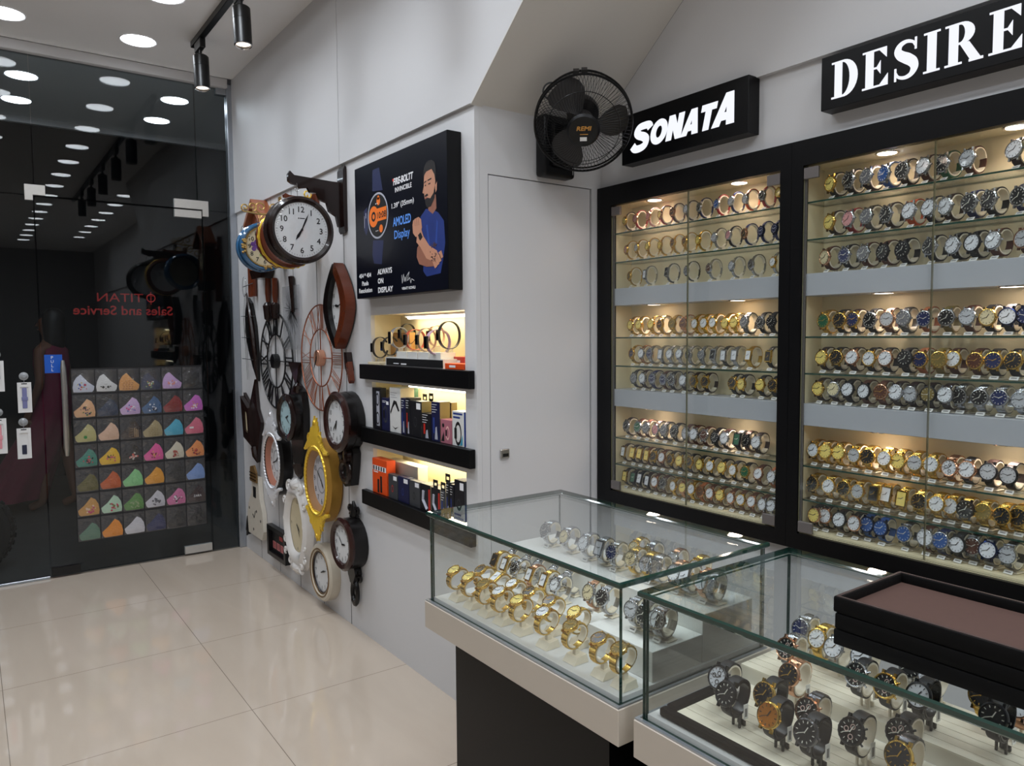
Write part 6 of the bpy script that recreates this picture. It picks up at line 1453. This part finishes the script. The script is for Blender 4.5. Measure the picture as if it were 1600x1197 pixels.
for j, row in enumerate(MK):
    for i, (nm, c, pat, cols, mir, _) in enumerate(row):
        sgn = -1 if mir else 1; k = 1.17
        wv = random.uniform(-0.004, 0.004)
        pts = [(sgn*x*k+0.002, y*k*random.uniform(0.97, 1.03)) for x, y in base_pts]
        if sgn < 0: pts = pts[::-1]
        t = thing('face_mask', '%s cloth face mask in the %s row of the door organizer' % (nm, RN[j]), 'face mask', (XG+0.0083, OY0+(i+0.5)*cw_, OZ1-(j+1)*chh+0.006), SIDEROT, 'cloth face masks in the door organizer')
        b = MB(M('cloth_'+nm.replace(' ', '_').replace(',', ''), c, 0.85, nscale=150, nvar=0.1, bump=0.2)); cx = sum(p[0] for p in pts)/len(pts); cy = sum(p[1] for p in pts)/len(pts); n = len(pts)
        vs = [(x, y, 0.0003) for x, y in pts]+[(x, y, 0.0012) for x, y in pts]+[(cx+(x-cx)*0.6, cy+(y-cy)*0.6, 0.0045) for x, y in pts]+[(cx, cy, 0.0055)]
        fs = []
        for q in range(n):
            r_ = (q+1) % n; fs += [(q, r_, n+r_, n+q), (n+q, n+r_, 2*n+r_, 2*n+q), (2*n+q, 2*n+r_, 3*n)]
        fs.append(tuple(range(n))[::-1]); b.add(vs, fs); b.build('cloth', t, ang=60)
        if pat:
            b = MB(); zz = 0.0058
            cm_ = [M('mask_print_%d_%d_%d' % q, q, 0.8) for q in cols]
            if pat == 'spots':
                for q in range(16):
                    b.use(cm_[q % len(cm_)]); a = random.uniform(0, 2*PI); r_ = random.uniform(0.1, 0.75); x, y = cx+0.040*r_*math.cos(a), cy+0.036*r_*math.sin(a)-0.004
                    if y < 0.006: y = 0.008
                    b.disc(random.uniform(0.003, 0.007), zz+q*0.00003, 7, cx=x, cy=y)
            if pat == 'dash':
                b.use(cm_[0])
                for q in range(5):
                    for w_ in range(4): b.rect(cx-0.032+w_*0.016+0.003*(q % 2), cx-0.022+w_*0.016+0.003*(q % 2), 0.010+q*0.012, 0.0125+q*0.012, zz) if q < 4 or w_ in (1, 2) else None
            if pat == 'stripe':
                b.use(cm_[0])
                for q in range(6): b.bar((cx-0.02, 0.012+q*0.011), (cx+0.008, 0.004+q*0.011), 0.0014, zz, zz+0.0001)
                for q in range(3): b.rect(cx+0.012+q*0.009, cx+0.016+q*0.009, 0.006, 0.066-q*0.006, zz)
            if pat == 'one': b.use(cm_[0]); b.disc(0.010, zz, 14, cx=cx-0.008, cy=cy-0.012)
            if pat == 'label': b.use(cm_[0]); b.rect(cx-0.036, cx-0.010, cy-0.006, cy+0.006, zz)
            if pat == 'face':
                b.use(cm_[0])
                for s_ in (-1, 1): b.disc(0.0075, zz, 12, cx=cx+s_*0.014, cy=cy-0.014); b.disc(0.004, zz, 8, cx=cx+s_*0.026, cy=cy-0.010)
                b.disc(0.003, zz, 8, cx=cx, cy=cy-0.024); b.bar((cx-0.008, cy+0.006), (cx-0.001, cy+0.003), 0.0015, zz, zz+0.0001); b.bar((cx+0.008, cy+0.006), (cx+0.001, cy+0.003), 0.0015, zz, zz+0.0001)
            if pat == 'zara': b.use(cm_[0]); b.text('ZARA', cx, cy, w=0.050, h=0.014, z=zz, bold=0.0005)
            b.build('print', t, smooth=False)

# ================================================================ STRAP CARDS, TYRE
def strapcard(label, y, ztop, h, w, col, fullband):
    t = thing('strap_card', label, 'hanging packet', (XG+0.0065, y, ztop), SIDEROT, None)
    b = MB(paper); ringprism(b, [(-w/2, -h), (w/2, -h), (w/2, 0), (-w/2, 0)], [(-w*0.30, -h*0.88), (w*0.30, -h*0.88), (w*0.30, -h*0.15), (-w*0.30, -h*0.15)], 0.004, 0.010); b.bx(-w/2+0.002, w/2-0.002, -h+0.002, -0.002, 0.002, 0.004); b.use(dark_print); b.rect(-w*0.2, w*0.2, -h*0.045-0.003, -h*0.045+0.003, 0.0102); b.build('card', t, smooth=False)
    b = MB(M('strap_'+col[0], col[1], 0.5))
    if fullband: b.bbox(-w*0.17, w*0.17, -h*0.86, -h*0.18, 0.005, 0.009, 0.002); b.bbox(-w*0.22, w*0.22, -h*0.60, -h*0.48, 0.006, 0.0105, 0.001)
    else: b.bbox(-w*0.17, w*0.17, -h*0.86, -h*0.55, 0.005, 0.009, 0.002)
    b.build('watch_strap', t)
    b = MB(MG('suction_cup', (0.85, 0.88, 0.92), 0.08, rough=0.1, haze=0.45)); b.lathe([(0, 0.012), (0.010, 0.011), (0.014, 0.006), (0.024, 0.001)], 20, T(0, 0.036, 0)); b.cyl((0, 0.036, 0.012), (0, 0.036, 0.018), 0.005); b.tube([(0, 0.03, 0.016), (0, 0.012, 0.012), (0, -0.006, 0.010)], 0.0012, 4); b.build('suction_hook', t)
strapcard('white card with lavender watch strap hanging beside the PULL sticker', 0.265, 1.195, 0.178, 0.070, ('lavender', (122, 124, 170)), True)
strapcard('white card with short navy strap hanging below the lavender one', 0.252, 0.925, 0.180, 0.070, ('navy', (34, 38, 62)), False)
strapcard('white card with grey strap at the left edge, upper of two', 0.135, 1.325, 0.178, 0.070, ('grey', (120, 122, 120)), True)
strapcard('white card with pink strap at the left edge, lower of two', 0.132, 0.990, 0.205, 0.075, ('pink', (226, 150, 160)), True)
# motorcycle wheel outside
t = thing('motorcycle_wheel', 'black knobbly motorcycle wheel outside the glass at the left edge', 'wheel', (-5.72, -0.06, 0.238))
rub = M('tyre_rubber', (18, 18, 18), 0.75)
TM = RY(PI/2) @ RZ(0)
b = MB(rub); b.torus(0.21, 0.055, TM, n=48, k=12)
for i in range(36):
    a = 2*PI*i/36
    for s_ in (-1, 0, 1):
        m = TM @ RZ(a+(0.08 if s_ else 0)) @ T(0.262-0.016*abs(s_), 0, s_*0.032) @ RY(-s_*0.5); b.box((0, 0, 0), (0.022, 0.026, 0.026), m)
b.build('tyre', t, smooth=False)
b = MB(blk_metal); b.torus(0.155, 0.010, TM, n=40, k=6); b.cyl((-0.05, 0, 0), (0.05, 0, 0), 0.028)
for i in range(18):
    a = 2*PI*i/18; b.tube([(0.02*(-1)**i, 0.026*math.cos(a), 0.026*math.sin(a)), (0, 0.152*math.cos(a+0.2), 0.152*math.sin(a+0.2))], 0.0018, 4)
b.build('rim', t)
b = MB(blk_metal); b.tube([(0.06, 0, 0), (0.06, -0.15, 0.35), (0.06, -0.28, 0.6)], 0.018, 8); b.tube([(-0.06, 0, 0), (-0.06, -0.15, 0.35), (-0.06, -0.28, 0.6)], 0.018, 8); b.build('fork', t)

# ================================================================ PERSON OUTSIDE (dim, walking past the glass)
t = thing('person', 'dim person in a pink dress with long dark hair passing outside the glass door', 'person', (-7.45, 0.58, -0.02), (0, 0, -0.6))
def skinned(name, mat, J, E, parent, sub=2):
    me = bpy.data.meshes.new(name); me.from_pydata([j[:3] for j in J], E, []); me.materials.append(mat)
    o = bpy.data.objects.new(name, me); C.objects.link(o); o.parent = parent
    me.skin_vertices.new() if hasattr(me.skin_vertices, 'new') and not len(me.skin_vertices) else None
    m = o.modifiers.new('skin', 'SKIN'); m.use_smooth_shade = True
    sv = me.skin_vertices[0].data
    for i, j in enumerate(J): sv[i].radius = (j[3], j[4] if len(j) > 4 else j[3])
    sv[0].use_root = True
    s_ = o.modifiers.new('subd', 'SUBSURF'); s_.levels = sub; s_.render_levels = sub
    return o
try:
    sk = M('person_skin', (120, 78, 58), 0.6)
    J = [(0, 0, 0.94, 0.13, 0.10), (0, 0, 1.10, 0.11, 0.085), (0, 0, 1.28, 0.14, 0.095), (0, 0, 1.40, 0.10, 0.07), (0, -0.01, 1.47, 0.045), (0, -0.015, 1.53, 0.06, 0.07), (0, -0.015, 1.60, 0.075, 0.092), (0, -0.01, 1.66, 0.055, 0.065)]
    E = [(0, 1), (1, 2), (2, 3), (3, 4), (4, 5), (5, 6), (6, 7)]
    for s_ in (-1, 1):
        k = len(J); J += [(s_*0.17, 0, 1.37, 0.045), (s_*0.21, 0.02, 1.10, 0.036), (s_*0.20, -0.08*s_, 0.88, 0.026), (s_*0.20, -0.10*s_, 0.82, 0.030, 0.016)]
        E += [(3, k), (k, k+1), (k+1, k+2), (k+2, k+3)]
        h = k+3
        for f, (dx, L_) in enumerate(((-0.024, 0.065), (-0.008, 0.075), (0.008, 0.072), (0.024, 0.055))):
            q = len(J); J += [(s_*0.20, -0.10*s_+dx, 0.78, 0.0085), (s_*0.195, -0.10*s_+dx*1.1, 0.78-L_*0.5, 0.008), (s_*0.185, -0.10*s_+dx*1.1, 0.78-L_, 0.007)]; E += [(h, q), (q, q+1), (q+1, q+2)]
        q = len(J); J += [(s_*0.20, -0.10*s_-0.035, 0.80, 0.010), (s_*0.19, -0.10*s_-0.045, 0.77, 0.008)]; E += [(h, q), (q, q+1)]
        k = len(J); J += [(s_*0.085, 0, 0.85, 0.085), (s_*0.09, -0.05*s_, 0.48, 0.055), (s_*0.09, 0.02-0.09*s_, 0.09, 0.036), (s_*0.09, -0.10-0.09*s_, 0.035, 0.034, 0.024)]
        E += [(0, k), (k, k+1), (k+1, k+2), (k+2, k+3)]
    skinned('body', sk, J, E, t)
except Exception as ex:
    print('skin failed', ex)
b = MB(M('pink_dress_cloth', (120, 24, 58), 0.85, nscale=20, nvar=0.2))
def ringz(z, rx, ry, ox=0.0, oy=0.0, fold=0.0, n=40): return [(ox+rx*(1+fold*math.cos(9*2*PI*i/n))*math.cos(2*PI*i/n), oy+ry*(1+fold*math.cos(9*2*PI*i/n))*math.sin(2*PI*i/n), z) for i in range(n)]
rg = [ringz(1.42, 0.10, 0.08), ringz(1.38, 0.17, 0.11), ringz(1.25, 0.165, 0.125), ringz(1.08, 0.135, 0.11), ringz(0.95, 0.165, 0.135, fold=0.01), ringz(0.70, 0.20, 0.17, 0.02, -0.06, 0.04), ringz(0.40, 0.24, 0.20, 0.05, -0.20, 0.06), ringz(0.12, 0.28, 0.24, 0.08, -0.34, 0.08)]
vs = [p for r_ in rg for p in r_]; n = 40
b.add(vs, [(k*n+(i+1) % n, k*n+i, (k+1)*n+i, (k+1)*n+(i+1) % n) for k in range(len(rg)-1) for i in range(n)]); b.build('dress', t, ang=80)
b = MB(M('person_hair', (14, 11, 11), 0.5)); b.lathe([(0, 0.115), (0.05, 0.105), (0.088, 0.06), (0.10, 0.0), (0.095, -0.08), (0.085, -0.20), (0.05, -0.32), (0.0, -0.35)], 20, T(0, 0.035, 1.62), sy=0.85); b.build('hair', t, ang=80)
b = MB(M('person_eye', (20, 16, 14), 0.3))
for s_ in (-1, 1): b.lathe([(0, 0.004), (0.008, 0.002), (0.010, 0)], 10, T(s_*0.03, -0.104, 1.605) @ RX(PI/2))
b.use(M('person_lips', (120, 50, 50), 0.5)); b.lathe([(0, 0.005), (0.018, 0)], 12, T(0, -0.098, 1.548) @ RX(PI/2), sy=0.35)
b.use(M('person_skin', (120, 78, 58), 0.6)); b.add([(-0.012, -0.10, 1.575), (0.012, -0.10, 1.575), (0, -0.10, 1.61), (0, -0.128, 1.578)], [(0, 1, 3), (1, 2, 3), (2, 0, 3)]); b.build('face', t)
